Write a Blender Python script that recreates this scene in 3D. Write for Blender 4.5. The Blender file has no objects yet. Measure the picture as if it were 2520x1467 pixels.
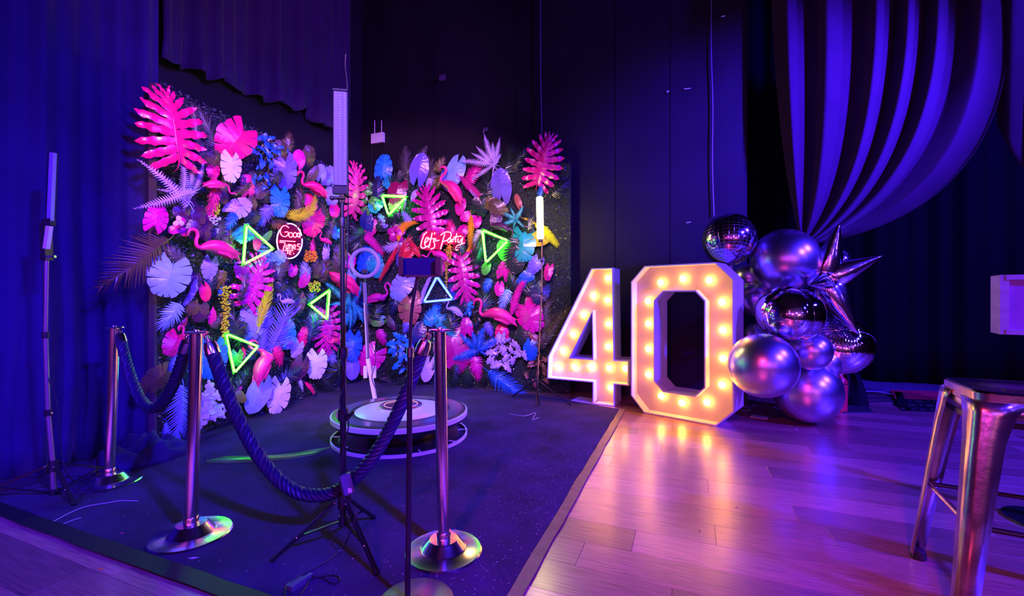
import bpy, bmesh, math, random
import numpy as np
from mathutils import Vector, Matrix
random.seed(7)
R = math.radians
SC = bpy.context.scene
COL = SC.collection

# ------------------------------------------------------------------ camera
F, H = 1090.0, 1.10            # focal length in px of the 2520 px frame, eye height in m
K = F * H
cam = bpy.data.objects.new('camera', bpy.data.cameras.new('camera'))
COL.objects.link(cam)
cam.data.sensor_width = 36.0
cam.data.lens = 36.0 * F / 2520.0
cam.data.clip_start = 0.05
cam.location = (0, 0, H)
cam.rotation_euler = (R(90), 0, 0)
SC.camera = cam

# ------------------------------------------------------------------ world, exposure, lights
SC.view_settings.view_transform = 'Standard'
SC.view_settings.look = 'None'
SC.view_settings.exposure = 0.0
SC.view_settings.gamma = 1.0
SC.view_settings.use_curve_mapping = False
W = bpy.data.worlds.new('world'); SC.world = W
W.use_nodes = True
W.node_tree.nodes['Background'].inputs[0].default_value = (0.012, 0.005, 0.06, 1)
W.node_tree.nodes['Background'].inputs[1].default_value = 0.6

def lamp(name, kind, loc, target, energy, color, size=0.3, angle=60, blend=0.5):
    d = bpy.data.lights.new(name, kind)
    o = bpy.data.objects.new(name, d); COL.objects.link(o)
    o.location = loc
    o.rotation_euler = (Vector(target) - Vector(loc)).to_track_quat('-Z', 'Y').to_euler()
    d.energy = energy; d.color = color
    if kind == 'AREA':
        d.shape = 'DISK'; d.size = size
    if kind == 'SPOT':
        d.spot_size = R(angle); d.spot_blend = blend; d.shadow_soft_size = size
    return o

# stage lights over and behind the camera: a violet wash on the flower wall, blue floods, pink and magenta party lamps, plus added fill lamps
lamp('stage_light_wash', 'SPOT', (-0.3, -1.4, 3.2), (-1.45, 5.3, 1.35), 1300, (0.50, 0.43, 0.95), 0.16, 38, 0.35)
lamp('stage_light_pink', 'SPOT', (-0.8, -1.0, 3.0), (-1.5, 5.3, 1.5), 620, (1.0, 0.08, 0.34), 0.14, 40, 0.4)
lamp('stage_light_blue', 'SPOT', (6.4, 0.9, 4.3), (3.5, 4.8, 2.2), 2600, (0.050, 0.016, 1.0), 0.14, 84, 0.7)
lamp('stage_light_floor', 'SPOT', (4.7, -0.9, 3.7), (3.0, 3.1, 0.0), 4300, (0.035, 0.012, 1.0), 0.14, 56, 0.8)
lamp('stage_light_wall', 'SPOT', (4.4, 0.6, 3.4), (2.75, 4.5, 2.7), 9500, (0.05, 0.012, 1.0), 0.12, 38, 1.0)
lamp('stage_light_low_blue', 'SPOT', (2.2, -1.0, 3.4), (-1.9, 2.8, 0.5), 3400, (0.05, 0.012, 1.0), 0.14, 66, 0.8)
lamp('left_curtain_fill', 'SPOT', (-2.3, -1.9, 3.4), (-3.2, 2.5, 0.45), 2100, (0.05, 0.010, 1.0), 0.14, 42, 1.0)  # fill added from the left to bring out the left curtain's folds
lamp('stage_light_magenta', 'SPOT', (-1.2, -2.2, 3.2), (0.75, 2.3, 0.0), 620, (1.0, 0.05, 0.20), 0.14, 34, 0.9)
lamp('upper_curtain_fill', 'SPOT', (1.6, 0.6, 2.6), (-2.2, 4.9, 3.8), 800, (0.42, 0.10, 1.0), 0.14, 50, 0.6)  # fill added to lift the dark raised curtain, no known fixture
for _n, _l, _e, _c in (('rear_fill_pink', (-5.2, -5.2, 1.9), 60, (1.0, .05, .45)), ('rear_fill_violet', (-3.2, -5.3, 2.5), 120, (.35, .06, 1.0)), ('rear_fill_magenta', (-1.2, -5.3, 1.8), 70, (1.0, .06, .8)),
                       ('rear_fill_violet', (0.8, -5.3, 2.6), 120, (.30, .08, 1.0)), ('rear_fill_pink', (2.4, -5.2, 1.6), 45, (1.0, .07, .40)), ('rear_fill_blue', (3.9, -4.9, 2.6), 150, (.12, .04, 1.0)),
                       ('rear_fill_blue', (6.0, -1.6, 2.4), 60, (.16, .05, 1.0)), ('rear_fill_amber', (1.7, -5.4, 1.2), 14, (1.0, .40, .10))):
    lamp(_n, 'POINT', _l, (0, 0, 0), _e, _c).data.shadow_soft_size = 0.30  # unseen lamps added near the rear wall for chrome and balloons to mirror

# ------------------------------------------------------------------ helpers
def P(px, py, Y):
    return Vector(((px - 1260) * Y / F, Y, H - (py - 733) * Y / F))
def G(px, py):
    Y = K / (py - 733)
    return Vector(((px - 1260) * Y / F, Y, 0))
def on_plane(px, py, p0, n):
    d = Vector(((px - 1260) / F, 1, -(py - 733) / F))
    c = Vector((0, 0, H))
    t = (Vector(p0) - c).dot(n) / d.dot(n)
    return c + d * t
def lerp(a, b, t): return a + (b - a) * t
def interp(x, tab):
    for (x0, y0), (x1, y1) in zip(tab, tab[1:]):
        if x <= x1: return lerp(y0, y1, (x - x0) / (x1 - x0))
    return tab[-1][1]
def catmull(pts, n=5, closed=False):
    pts = [Vector(p) for p in pts]
    if len(pts) < 3 and not closed: return pts
    m = len(pts); out = []
    rng = range(m if closed else m - 1)
    for i in rng:
        if closed: a, b, c, d = pts[i - 1], pts[i], pts[(i + 1) % m], pts[(i + 2) % m]
        else: a, b, c, d = pts[max(i - 1, 0)], pts[i], pts[i + 1], pts[min(i + 2, m - 1)]
        for k in range(n):
            t = k / n
            out.append(0.5 * ((2 * b) + (c - a) * t + (2 * a - 5 * b + 4 * c - d) * t * t + (3 * b - a - 3 * c + d) * t ** 3))
    if not closed: out.append(pts[-1])
    return out

ORG = {}
def reg(o, w): ORG[o.name] = Vector(w)
def tag(o, label=None, cat=None, group=None, kind=None):
    if label: o['label'] = label
    if cat: o['category'] = cat
    if group: o['group'] = group
    if kind: o['kind'] = kind
    return o
def thing(name, label, cat, loc, group=None):
    o = bpy.data.objects.new(name, None); COL.objects.link(o)
    o.empty_display_size = 0.1
    o.location = loc; reg(o, loc)
    return tag(o, label, cat, group)

class MB:
    def __init__(s): s.v = []; s.f = []; s.uv = []
    def add(s, vs, fs):
        b = len(s.v); s.v += [tuple(v) for v in vs]; s.f += [tuple(i + b for i in f) for f in fs]; return s
    def box(s, c, size, rot=None):
        hx, hy, hz = [q / 2 for q in size]
        vs = [Vector((x, y, z)) for x in (-hx, hx) for y in (-hy, hy) for z in (-hz, hz)]
        if rot is not None: vs = [rot @ v for v in vs]
        return s.add([v + Vector(c) for v in vs], [(0, 1, 3, 2), (4, 6, 7, 5), (0, 4, 5, 1), (2, 3, 7, 6), (0, 2, 6, 4), (1, 5, 7, 3)])
    def bar(s, a, b, w, h, up=(0, 0, 1)):
        a, b = Vector(a), Vector(b); x = (b - a); L = x.length; x.normalize()
        y = Vector(up).cross(x)
        if y.length < 1e-4: y = Vector((0, 1, 0)).cross(x)
        y.normalize(); z = x.cross(y)
        return s.box((a + b) / 2, (L, w, h), Matrix((x, y, z)).transposed())
    def tube(s, pts, r, n=8, caps=True, flat=1.0, up=None):
        pts = [Vector(p) for p in pts]; m = len(pts)
        rs = r if isinstance(r, (list, tuple)) else [r] * m
        t0 = (pts[1] - pts[0]).normalized()
        ref = Vector(up) if up is not None else (Vector((0, 0, 1)) if abs(t0.z) < 0.9 else Vector((1, 0, 0)))
        a = (ref - t0 * ref.dot(t0)).normalized()
        vs = []
        for i, p in enumerate(pts):
            t = (pts[min(i + 1, m - 1)] - pts[max(i - 1, 0)]).normalized()
            a = (a - t * a.dot(t)).normalized(); b = t.cross(a)
            for k in range(n):
                q = 2 * math.pi * k / n
                vs.append(p + (a * math.cos(q) + b * math.sin(q) * flat) * rs[i])
        fs = [(i * n + k, i * n + (k + 1) % n, (i + 1) * n + (k + 1) % n, (i + 1) * n + k) for i in range(m - 1) for k in range(n)]
        if caps: fs += [tuple(range(n))[::-1], tuple(range((m - 1) * n, m * n))]
        return s.add(vs, fs)
    def ring(s, c, rad, r, n=32, m=8, M=None):
        pts = []
        vs = []
        for i in range(n):
            q = 2 * math.pi * i / n
            for k in range(m):
                w = 2 * math.pi * k / m
                p = Vector(((rad + r * math.cos(w)) * math.cos(q), (rad + r * math.cos(w)) * math.sin(q), r * math.sin(w)))
                vs.append((M @ p if M is not None else p) + Vector(c))
        fs = [(i * m + k, ((i + 1) % n) * m + k, ((i + 1) % n) * m + (k + 1) % m, i * m + (k + 1) % m) for i in range(n) for k in range(m)]
        return s.add(vs, fs)
    def lathe(s, c, prof, n=32, M=None, caps=True):
        vs = []
        for r, z in prof:
            for k in range(n):
                q = 2 * math.pi * k / n
                p = Vector((r * math.cos(q), r * math.sin(q), z))
                vs.append((M @ p if M is not None else p) + Vector(c))
        m = len(prof)
        fs = [(i * n + k, i * n + (k + 1) % n, (i + 1) * n + (k + 1) % n, (i + 1) * n + k) for i in range(m - 1) for k in range(n)]
        if caps: fs += [tuple(range(n))[::-1], tuple(range((m - 1) * n, m * n))]
        return s.add(vs, fs)
    def ball(s, c, r, n=10, m=6, sc=(1, 1, 1)):
        prof = [(max(1e-4, math.sin(math.pi * i / m)) * r, -math.cos(math.pi * i / m) * r) for i in range(m + 1)]
        return s.lathe(c, prof, n, Matrix.Diagonal(sc))
    def build(s, name, mat, parent=None, smooth=True, angle=40, label=None, kind=None, org=None):
        w = ORG[parent.name] if parent is not None else Vector(org or (0, 0, 0))
        me = bpy.data.meshes.new(name)
        me.from_pydata([(x - w.x, y - w.y, z - w.z) for x, y, z in s.v], [], s.f)
        me.validate(); me.update()
        if smooth:
            me.polygons.foreach_set('use_smooth', [True] * len(me.polygons))
            me.set_sharp_from_angle(angle=R(angle))
        if mat: me.materials.append(mat)
        o = bpy.data.objects.new(name, me); COL.objects.link(o)
        if parent is not None: o.parent = parent
        else: o.location = w
        reg(o, w)
        tag(o, label, None, None, kind)
        return o

def fix_normals(o):
    bm = bmesh.new(); bm.from_mesh(o.data)
    bmesh.ops.recalc_face_normals(bm, faces=bm.faces)
    bm.to_mesh(o.data); bm.free()
    return o

# ------------------------------------------------------------------ materials
MATS = {}
def mat(name, col, rough=0.5, metal=0.0, var=0.0, vscale=8.0, bump=0.0, bscale=40.0, spec=0.5, emit=None, estr=0.0, coat=0.0, sheen=0.0, alpha=1.0, trans=0.0, stretch=None, objrand=0.0, crough=0.1, cior=1.5):
    if name in MATS: return MATS[name]
    m = bpy.data.materials.new(name); m.use_nodes = True
    nt = m.node_tree; b = nt.nodes['Principled BSDF']
    b.inputs['Base Color'].default_value = (*col, 1)
    b.inputs['Roughness'].default_value = rough
    b.inputs['Metallic'].default_value = metal
    b.inputs['Specular IOR Level'].default_value = spec
    b.inputs['Coat Weight'].default_value = coat
    b.inputs['Coat Roughness'].default_value = crough
    b.inputs['Coat IOR'].default_value = cior
    b.inputs['Sheen Weight'].default_value = sheen
    b.inputs['Alpha'].default_value = alpha
    b.inputs['Transmission Weight'].default_value = trans
    if emit:
        b.inputs['Emission Color'].default_value = (*emit, 1)
        b.inputs['Emission Strength'].default_value = estr
    tc = nt.nodes.new('ShaderNodeTexCoord')
    src = tc.outputs['Object']
    if stretch:
        mp = nt.nodes.new('ShaderNodeMapping'); mp.inputs['Scale'].default_value = stretch
        nt.links.new(src, mp.inputs[0]); src = mp.outputs[0]
    if var > 0 or objrand > 0:
        n = nt.nodes.new('ShaderNodeTexNoise'); n.inputs['Scale'].default_value = vscale; n.inputs['Detail'].default_value = 5
        nt.links.new(src, n.inputs['Vector'])
        mr = nt.nodes.new('ShaderNodeMapRange'); mr.inputs[1].default_value = 0.3; mr.inputs[2].default_value = 0.7
        mr.inputs[3].default_value = 1 - var; mr.inputs[4].default_value = 1 + var
        nt.links.new(n.outputs[0], mr.inputs[0])
        val = mr.outputs[0]
        if objrand > 0:
            oi = nt.nodes.new('ShaderNodeObjectInfo')
            m2 = nt.nodes.new('ShaderNodeMapRange'); m2.inputs[3].default_value = 1 - objrand; m2.inputs[4].default_value = 1 + objrand
            nt.links.new(oi.outputs['Random'], m2.inputs[0])
            mm = nt.nodes.new('ShaderNodeMath'); mm.operation = 'MULTIPLY'
            nt.links.new(val, mm.inputs[0]); nt.links.new(m2.outputs[0], mm.inputs[1]); val = mm.outputs[0]
        vm = nt.nodes.new('ShaderNodeVectorMath'); vm.operation = 'SCALE'
        vm.inputs[0].default_value = col
        nt.links.new(val, vm.inputs['Scale'])
        nt.links.new(vm.outputs[0], b.inputs['Base Color'])
    if bump > 0:
        n2 = nt.nodes.new('ShaderNodeTexNoise'); n2.inputs['Scale'].default_value = bscale; n2.inputs['Detail'].default_value = 4
        nt.links.new(src, n2.inputs['Vector'])
        bp = nt.nodes.new('ShaderNodeBump'); bp.inputs['Strength'].default_value = bump; bp.inputs['Distance'].default_value = 0.02
        nt.links.new(n2.outputs[0], bp.inputs['Height']); nt.links.new(bp.outputs[0], b.inputs['Normal'])
    MATS[name] = m
    return m
def glow(name, col, s):
    return mat(name, (0.02, 0.02, 0.02), 0.4, emit=col, estr=s)

M_black = mat('black_metal', (0.012, 0.012, 0.016), 0.32, 0.0, spec=0.5)
M_bplast = mat('black_plastic', (0.015, 0.015, 0.02), 0.4)
M_chrome = mat('polished_steel', (0.86, 0.78, 0.78), 0.19, 1.0, bump=0.03, bscale=14)
M_white = mat('white_plastic', (0.78, 0.76, 0.80), 0.4)
M_wpaint = mat('white_painted_board', (0.80, 0.77, 0.78), 0.45, var=0.04)
M_rope = mat('navy_rope', (0.016, 0.010, 0.06), 0.45, spec=0.4)
M_cable = mat('black_cable', (0.02, 0.02, 0.03), 0.35)
# ------------------------------------------------------------------ room shell
E1 = Vector((0.9268, -0.3756, 0)); E2 = Vector((0.3756, 0.9268, 0))      # the room's own axes
RC = Vector((-2.20, 6.50, 0))                                            # corner of the left and back walls
DW = Vector((0.375, 0.927, 0))                                            # along the left wall
M_wallk = mat('matt_black_wall', (0.011, 0.008, 0.016), 0.6, var=0.25, vscale=2.0, bump=0.05, bscale=120, spec=0.3)
def wall(name, a, b, th=0.08, h=7.0, m=None, z0=0):
    a, b = Vector(a), Vector(b)
    mb = MB(); d = (b - a).normalized(); n = Vector((d.y, -d.x, 0))
    mb.bar(a + Vector((0, 0, (h + z0) / 2)), b + Vector((0, 0, (h + z0) / 2)), th, h - z0)
    o = mb.build(name, m or M_wallk, smooth=False)
    return tag(o, kind='structure')
WB_END = RC + E1 * 5.02
nb = Vector((E1.y, -E1.x, 0)); nb = nb if nb.y < 0 else -nb             # wall_back normal, to the room
wb = wall('wall_back', RC + E1 * -0.1 - nb * 0.06, WB_END - nb * 0.06)
s0 = 0.0
for i, w in enumerate([1.22, 1.22, 1.22, 0.60, 0.72]):                    # its boards, with open joints
    mb = MB(); a = RC + E1 * (s0 + 0.004); b = RC + E1 * (s0 + w - 0.004)
    for z0, z1 in ((0.12, 2.44), (2.448, 4.88), (4.888, 6.9)):
        pass
    mb.bar(a + Vector((0, 0, 3.5)) - nb * 0.008, b + Vector((0, 0, 3.5)) - nb * 0.008, 0.018, 6.9)
    mb.build('wall_panel', M_wallk, wb, smooth=False)
    s0 += w
wl = wall('wall_left', RC + DW * 0.1 - Vector((0.927, -0.375, 0)) * 0.04, RC - DW * 13.4 - Vector((0.927, -0.375, 0)) * 0.04)
bs = MB(); bs.bar(RC + E1 * 0.02 + nb * 0.018 + Vector((0, 0, 0.06)), WB_END + nb * 0.018 + Vector((0, 0, 0.06)), 0.025, 0.12)
tag(bs.build('baseboard_back', mat('black_gloss_trim', (0.012, 0.012, 0.018), 0.35), smooth=False), kind='structure')
# deeper bay behind the tied curtains, right wall, wall behind the camera
BA = G(1900, 926); BAY = BA + E1 * -0.9
wall('wall_bay', BAY + E2 * 0.25, BAY + E1 * 6.2 + E2 * 0.25)
wall('wall_return', WB_END - nb * 0.10 + E1 * -0.04, WB_END + E2 * 2.2 + E1 * -0.04)
RW = BAY + E1 * 6.2
wall('wall_right', RW + E2 * 0.3, RW - E2 * 11)
wall('wall_front', RW - E2 * 10.9, RC - DW * 13.0 - E2 * 0.9, m=mat('grey_back_of_room', (.42, .36, .42), .8))
mb = MB(); cpl = [RC - DW * 14.0 - E1, RW - E2 * 11 + E1, RW + E2 * 1.5 + E1, RC + DW * 2.5 - E1]
mb.add([p + Vector((0, 0, z)) for z in (7.0, 7.1) for p in cpl], [(0, 1, 2, 3), (7, 6, 5, 4), (0, 4, 5, 1), (1, 5, 6, 2), (2, 6, 7, 3), (3, 7, 4, 0)])
tag(mb.build('ceiling', mat('black_ceiling', (0.012, 0.012, 0.014), 0.8), smooth=False), kind='structure')

# floor: dark subfloor with real wood planks laid on it
mb = MB()
mb.add([Vector((p.x, p.y, z)) for z in (-0.12, -0.004) for p in cpl], [(3, 2, 1, 0), (4, 5, 6, 7), (0, 1, 5, 4), (1, 2, 6, 5), (2, 3, 7, 6), (3, 0, 4, 7)])
floor = tag(mb.build('floor', mat('subfloor', (0.02, 0.015, 0.012), 0.8), smooth=False), kind='structure')
M_plank = mat('oak_plank', (0.46, 0.19, 0.165), 0.33, var=0.36, vscale=5, bump=0.06, bscale=30, spec=0.8, coat=0.9, crough=0.24, cior=1.9, stretch=(1.2, 22, 1), objrand=0.42)
CC = Vector((-0.159, 1.279, 0))          # front corner of the carpet
CE2 = Vector((0.3756, 0.9268, 0))
CL = (G(0, 1265) - G(560, 1467)).normalized()     # along the carpet's front edge, to the left
def carpet_inside(p):
    d = p - CC
    det = CL.x * CE2.y - CL.y * CE2.x
    u = (d.x * CE2.y - d.y * CE2.x) / det; v = (CL.x * d.y - CL.y * d.x) / det
    return u > 0.03 and v > 0.03
pm = None; PW, PL = 0.19, 1.22
rnd = random.Random(3)
plank_meshes = []
for L_ in (PL, 0.62):
    bm = bmesh.new()
    bmesh.ops.create_cube(bm, size=1)
    for v in bm.verts: v.co = Vector((v.co.x * (L_ - 0.0012), v.co.y * (PW - 0.0012), v.co.z * 0.006 - 0.003))
    bmesh.ops.bevel(bm, geom=[e for e in bm.edges if e.calc_face_angle(0) > 1 and all(v.co.z > -0.004 for v in e.verts)], offset=0.0006, segments=1, affect='EDGES')
    me = bpy.data.meshes.new('plank'); bm.to_mesh(me); bm.free(); me.materials.append(M_plank)
    plank_meshes.append(me)
rotz = math.atan2(E1.y, E1.x)
CARPET_REACH = 3.42                        # how far the carpet runs back along the room
npl = 0
for row in range(-4, 36):
    yy = 0.55 + row * PW
    off = rnd.random() * PL
    for k in range(-5, 9):
        c = E1 * (k * PL + off) + E2 * yy
        if c.y < 0.75: continue
        if not (-1.42 * c.y - 0.8 < c.x < 1.30 * c.y + 3.0): continue
        ends = [c - E1 * PL / 2, c + E1 * PL / 2]
        if all(carpet_inside(e) and (e - CC).dot(CE2) < CARPET_REACH for e in ends) : continue
        if c.y > 7.4: continue
        # behind the back wall and left of the bay: never seen
        if (c - RC).dot(nb) < -0.3 and (c - WB_END).dot(E1) < -0.5: continue
        o = bpy.data.objects.new('plank', plank_meshes[0]); COL.objects.link(o)
        o.parent = floor; o.location = (c.x, c.y, 0.0 if True else 0)
        o.rotation_euler = (rnd.uniform(-.0008, .0008), 0, rotz)
        npl += 1

# carpet, black taped front edge, brown taped right edge
M_carpet = mat('navy_carpet', (0.034, 0.011, 0.080), 0.95, var=0.75, vscale=3.4, bump=0.9, bscale=260, spec=0.1, sheen=0.15)
cp = thing('carpet', 'worn dark navy carpet with taped edges under the light platform and stanchions', 'carpet', (CC.x, CC.y, 0))
tq = 0.007
pts = [CC, CC + CE2 * 3.30, G(1420, 990), G(1320, 973), RC + E1 * 0.2 - DW * .2, RC - DW * 3.95 + Vector((.12, -.05, 0)), CC + CL * 3.55]
mb = MB(); n = len(pts)
mb.add([Vector((p.x, p.y, z)) for z in (0.0005, tq) for p in pts], [tuple(range(n))[::-1], tuple(range(n, 2 * n))] + [(i, (i + 1) % n, n + (i + 1) % n, n + i) for i in range(n)])
mb.build('pile', M_carpet, cp, smooth=False)
def strip(name, a, b, w, m, z, wob=0.004, nseg=24, label=None):
    mb = MB(); d = (b - a); L = d.length; d.normalize(); nn = Vector((-d.y, d.x, 0))
    r2 = random.Random(name + str(w))
    vs = []
    for i in range(nseg + 1):
        c = a + d * (L * i / nseg)
        for sgn in (-1, 1):
            q = c + nn * (sgn * w / 2 + r2.uniform(-wob, wob))
            vs.append((q.x, q.y, z + r2.uniform(0, 0.0008)))
    vs += [(x, y, z - 0.002) for x, y, zz in vs]
    m2 = 2 * (nseg + 1)
    fs = [(2 * i, 2 * i + 2, 2 * i + 3, 2 * i + 1) for i in range(nseg)]
    fs += [(2 * i, 2 * i + m2, 2 * i + 2 + m2, 2 * i + 2) for i in range(nseg)] + [(2 * i + 1, 2 * i + 3, 2 * i + 3 + m2, 2 * i + 1 + m2) for i in range(nseg)]
    mb.add(vs, fs)
    return mb.build(name, m, cp, smooth=False, label=label)
strip('edge_tape', CC - CE2 * 0.02 + CL * -0.03, CC + CE2 * 3.31, 0.055, mat('brown_vinyl_tape', (0.20, 0.12, 0.07), 0.45, var=0.25, vscale=14, bump=0.3, bscale=20), tq + 0.004, label='brown tape along the right edge')
strip('edge_tape', CC + CE2 * 0.015, CC + CL * 3.5 + CE2 * 0.015, 0.075, mat('black_cloth_tape', (0.010, 0.010, 0.014), 0.6), tq + 0.004, label='black tape along the front edge')
# lint, confetti and scuffs lying on the carpet
mb = MB(); r2 = random.Random(11)
Mc = []
for i in range(2000):
    u, v = r2.uniform(0, 2.6), r2.uniform(0.02, 3.2)
    if i % 2: u = abs(r2.gauss(0, 0.35)) ; v = r2.uniform(0.05, 2.2)
    p = CC + CL * u + CE2 * v
    if p.y < 1.25: continue
    s = r2.uniform(0.0012, 0.0055); a = r2.uniform(0, 6.3)
    d = Vector((math.cos(a), math.sin(a), 0)) * s; e = Vector((-math.sin(a), math.cos(a), 0)) * s * r2.uniform(0.25, .6)
    z = Vector((0, 0, tq + 0.001)); z2 = Vector((0, 0, tq + 0.0025))
    mb.add([p + z - d, p + z2 + e, p + z + d, p + z2 - e], [(0, 1, 2, 3)])
mb.build('lint', mat('pale_lint', (0.5, 0.36, 0.42), 0.7), cp, smooth=False, kind='stuff')

# ------------------------------------------------------------------ curtains
M_velvet = mat('black_velvet_curtain', (0.022, 0.013, 0.085), 0.75, var=0.18, vscale=3, bump=0.08, bscale=180, spec=0.15, sheen=0.12)
M_satin = mat('blue_satin_curtain', (0.036, 0.008, 0.034), 0.8, var=0.12, vscale=4, bump=0.05, bscale=200, spec=0.12, sheen=0.1)
M_drape = mat('dull_black_drape', (0.006, 0.004, 0.010), 0.85, spec=0.1)
M_cloth2 = mat('upper_curtain_cloth', (0.030, 0.012, 0.070), 0.7, var=0.15, vscale=3, spec=0.2, sheen=0.1)
def sheet(name, rows, m, label, cat='curtain', thick=0.006):
    nr, nc = len(rows), len(rows[0])
    mb = MB()
    mb.add([p for r in rows for p in r], [(i * nc + j, i * nc + j + 1, (i + 1) * nc + j + 1, (i + 1) * nc + j) for i in range(nr - 1) for j in range(nc - 1)])
    base = sum((Vector(p) for p in rows[-1]), Vector()) / nc
    o = mb.build(name, m, smooth=True, angle=180, org=base)
    so = o.modifiers.new('thickness', 'SOLIDIFY'); so.thickness = thick
    return tag(o, label, cat)
def fold(s, seed, f=5.0, a=0.06):
    return a * (0.85 * 2 / math.pi * math.asin(.97 * math.sin(s * f * 2 * math.pi + seed + 1.5 * math.sin(s * f * 1.9 + seed))) + 0.28 * math.sin(s * f * 2.9 * 2 * math.pi + seed * 2.3) + 0.25 * math.sin(s * f * 0.43 * 2 * math.pi + seed * 1.7))

# 1 long left curtain
a = Vector((-4.25, 0.52, 0)); b = Vector((-2.715, 3.39, 0)); d = (b - a); L = d.length; d.normalize(); nrm = Vector((d.y, -d.x, 0))
rows = []
NZ, NS = 34, 220
for i in range(NZ + 1):
    z = lerp(6.2, 0.012, (i / NZ)); row = []
    for j in range(NS + 1):
        s = j / NS * L
        flare = max(0, (1.0 - z)) * 0.12
        amp = 0.055 * (0.75 + 0.25 * math.sin(z * 1.1 + s)) * (1 + 0.5 * max(0, 1 - z))
        o = fold(s + 0.03 * math.sin(z * 2.2 + 3 * s) * max(0, 1.6 - z), 1.3, 2.6, amp * 1.75) + flare * (0.6 + 0.4 * math.sin(s * 7))
        p = a + d * s + nrm * o; row.append((p.x, p.y, z))
    rows.append(row)
sheet('stage_curtain', rows, M_velvet, 'floor-length dark velvet curtain hanging behind the left light stick stand')

# 2 raised curtain over the flower wall's left section
wn = Vector((0.927, -0.375, 0)); p0 = RC + wn * 0.12
hem = [(386, 150), (429, 153), (450, 168), (479, 181), (500, 189), (536, 195), (571, 213), (600, 217), (618, 236), (650, 247), (679, 247), (714, 266), (754, 274), (768, 290), (786, 305), (807, 321), (835, 300), (858, 298)]
hp = [on_plane(x, y, p0, wn) for x, y in hem]
sa = hp[0].dot(DW); sb = hp[-1].dot(DW)
htab = [(q.dot(DW), q.z) for q in hp]
rows = []; NS = 200
for i in range(31):
    t = i / 30; row = []
    for j in range(NS + 1):
        s = lerp(sa, sb, j / NS)
        zb = interp(s, htab) + 0.03 * math.sin(s * 19)
        z = lerp(6.4, zb, t ** 0.8)
        q = fold(s - sa, 0.4, 2.1, 0.075 * (0.55 + 0.6 * t))
        if t > 0.93: q += (t - .93) * 0.6 * math.sin(s * 30)
        base = p0 + DW * (s - p0.dot(DW)) + wn * (q + 0.02)
        row.append((base.x, base.y, z))
    rows.append(row)
sheet('raised_curtain', rows, M_cloth2, 'short dark curtain with an uneven hem hanging high above the flower wall corner')

# 3 black drape in the bay
rows = []; a = BAY - E1 * 0.0; NS = 240; L = 6.0
for i in range(13):
    z = lerp(6.2, 0.012, i / 12); row = []
    for j in range(NS + 1):
        s = j / NS * L
        p = a + E1 * s + E2 * (0.06 + fold(s, 2.0, 1.5, 0.07) - 0.1 * max(0, 0.5 - z) * math.sin(s * 3))
        row.append((p.x, p.y, z))
    rows.append(row)
sheet('backdrop_drape', rows, M_drape, 'plain black drape closing off the bay behind the balloons', 'drape')

# 4 + 5 tied curtains across the bay
tn = nb; tp0 = RC + nb * 0.02
def on_front(px, py, off): return on_plane(px, py, tp0 + tn * off, tn)
def tied(name, tops, ctrls, tie, m, label, nf, amp, seed, rows_n=46, ns=260, tail=None, spread=26):
    """folds run from a straight top edge down to one tie point, the last fold is the free hem"""
    rows = []
    for i in range(rows_n + 1):
        t = i / rows_n; row = []
        for j in range(ns + 1):
            u = j / ns
            uu = u ** 0.9
            T = Vector((lerp(tops[0][0], tops[1][0], uu), lerp(tops[0][1], tops[1][1], uu)))
            C1 = Vector((interp(u, [(k / (len(ctrls) - 1), c[0]) for k, c in enumerate(ctrls)]), interp(u, [(k / (len(ctrls) - 1), c[1]) for k, c in enumerate(ctrls)])))
            E = Vector((tie[0] + (u - 0.5) * spread, tie[1] + (u - 0.5) * 12))
            q = T * (1 - t) ** 2 + C1 * 2 * t * (1 - t) + E * t * t
            w = (1 - t) ** 0.55
            o = 0.16 + amp * (0.25 + 0.75 * w) * (0.95 * 2 / math.pi * math.asin(.985 * math.sin(2 * math.pi * nf * u + seed + 1.2 * math.sin(2 * math.pi * 1.7 * u))))
            p = on_front(q.x, q.y, o + 0.12 * t * (1 - t) * 2)
            row.append(tuple(p))
        rows.append(row)
    if tail:
        for k in range(1, 15):
            t = k / 14; row = []
            for j in range(ns + 1):
                u = j / ns
                x = tie[0] + (u - 0.5) * lerp(spread, tail[0], t ** 0.7) + lerp(0, tail[1], t)
                y = lerp(tie[1], tail[2], t)
                o = 0.10 + amp * 0.55 * (0.3 + t) * math.sin(2 * math.pi * 4 * u + seed)
                row.append(tuple(on_front(x, y, o)))
            rows.append(row)
    return sheet(name, rows, m, label)
tied('tied_curtain', [(1893, -230), (2452, -230)], [(1900, 330), (2090, 420), (2240, 410), (2430, 420), (2610, 490)], (1990, 594), M_satin,
     'blue satin curtain gathered in long folds to a tie behind the balloons', 6.2, 0.115, -1.2, tail=(90, -22, 985), spread=40)
tied('tied_curtain', [(2452, -260), (3100, -260)], [(2452, 240), (2560, 330), (2700, 360), (2900, 380), (3000, 380)], (2470, 300), M_satin,
     'second blue satin curtain swept away from the shared tie at the right edge', 5.0, 0.10, 1.9, spread=24) if False else None
# second curtain: its hem starts at the shared pin and falls to the right
rows = []
for i in range(31):
    t = i / 30; row = []
    for j in range(141):
        u = j / 140
        x = lerp(2449, 2980, u); top = -260
        bot = lerp(306, 700, min(1, u * 1.25) ** 0.9)
        xx = lerp(x, 2462 + (x - 2462) * (0.55 + 0.45 * u), t)
        y = lerp(top, bot, t)
        o = 0.09 + 0.10 * (0.75 * math.sin(2 * math.pi * 4.5 * u - 0.9) + 0.3 * math.sin(2 * math.pi * 2.3 * u)) * (0.35 + 0.65 * min(1, u * 3 + (1 - t)))
        row.append(tuple(on_front(xx, y, o)))
    rows.append(row)
sheet('tied_curtain', rows, M_satin, 'blue satin curtain at the right edge with its hem falling from the shared pin')

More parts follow.
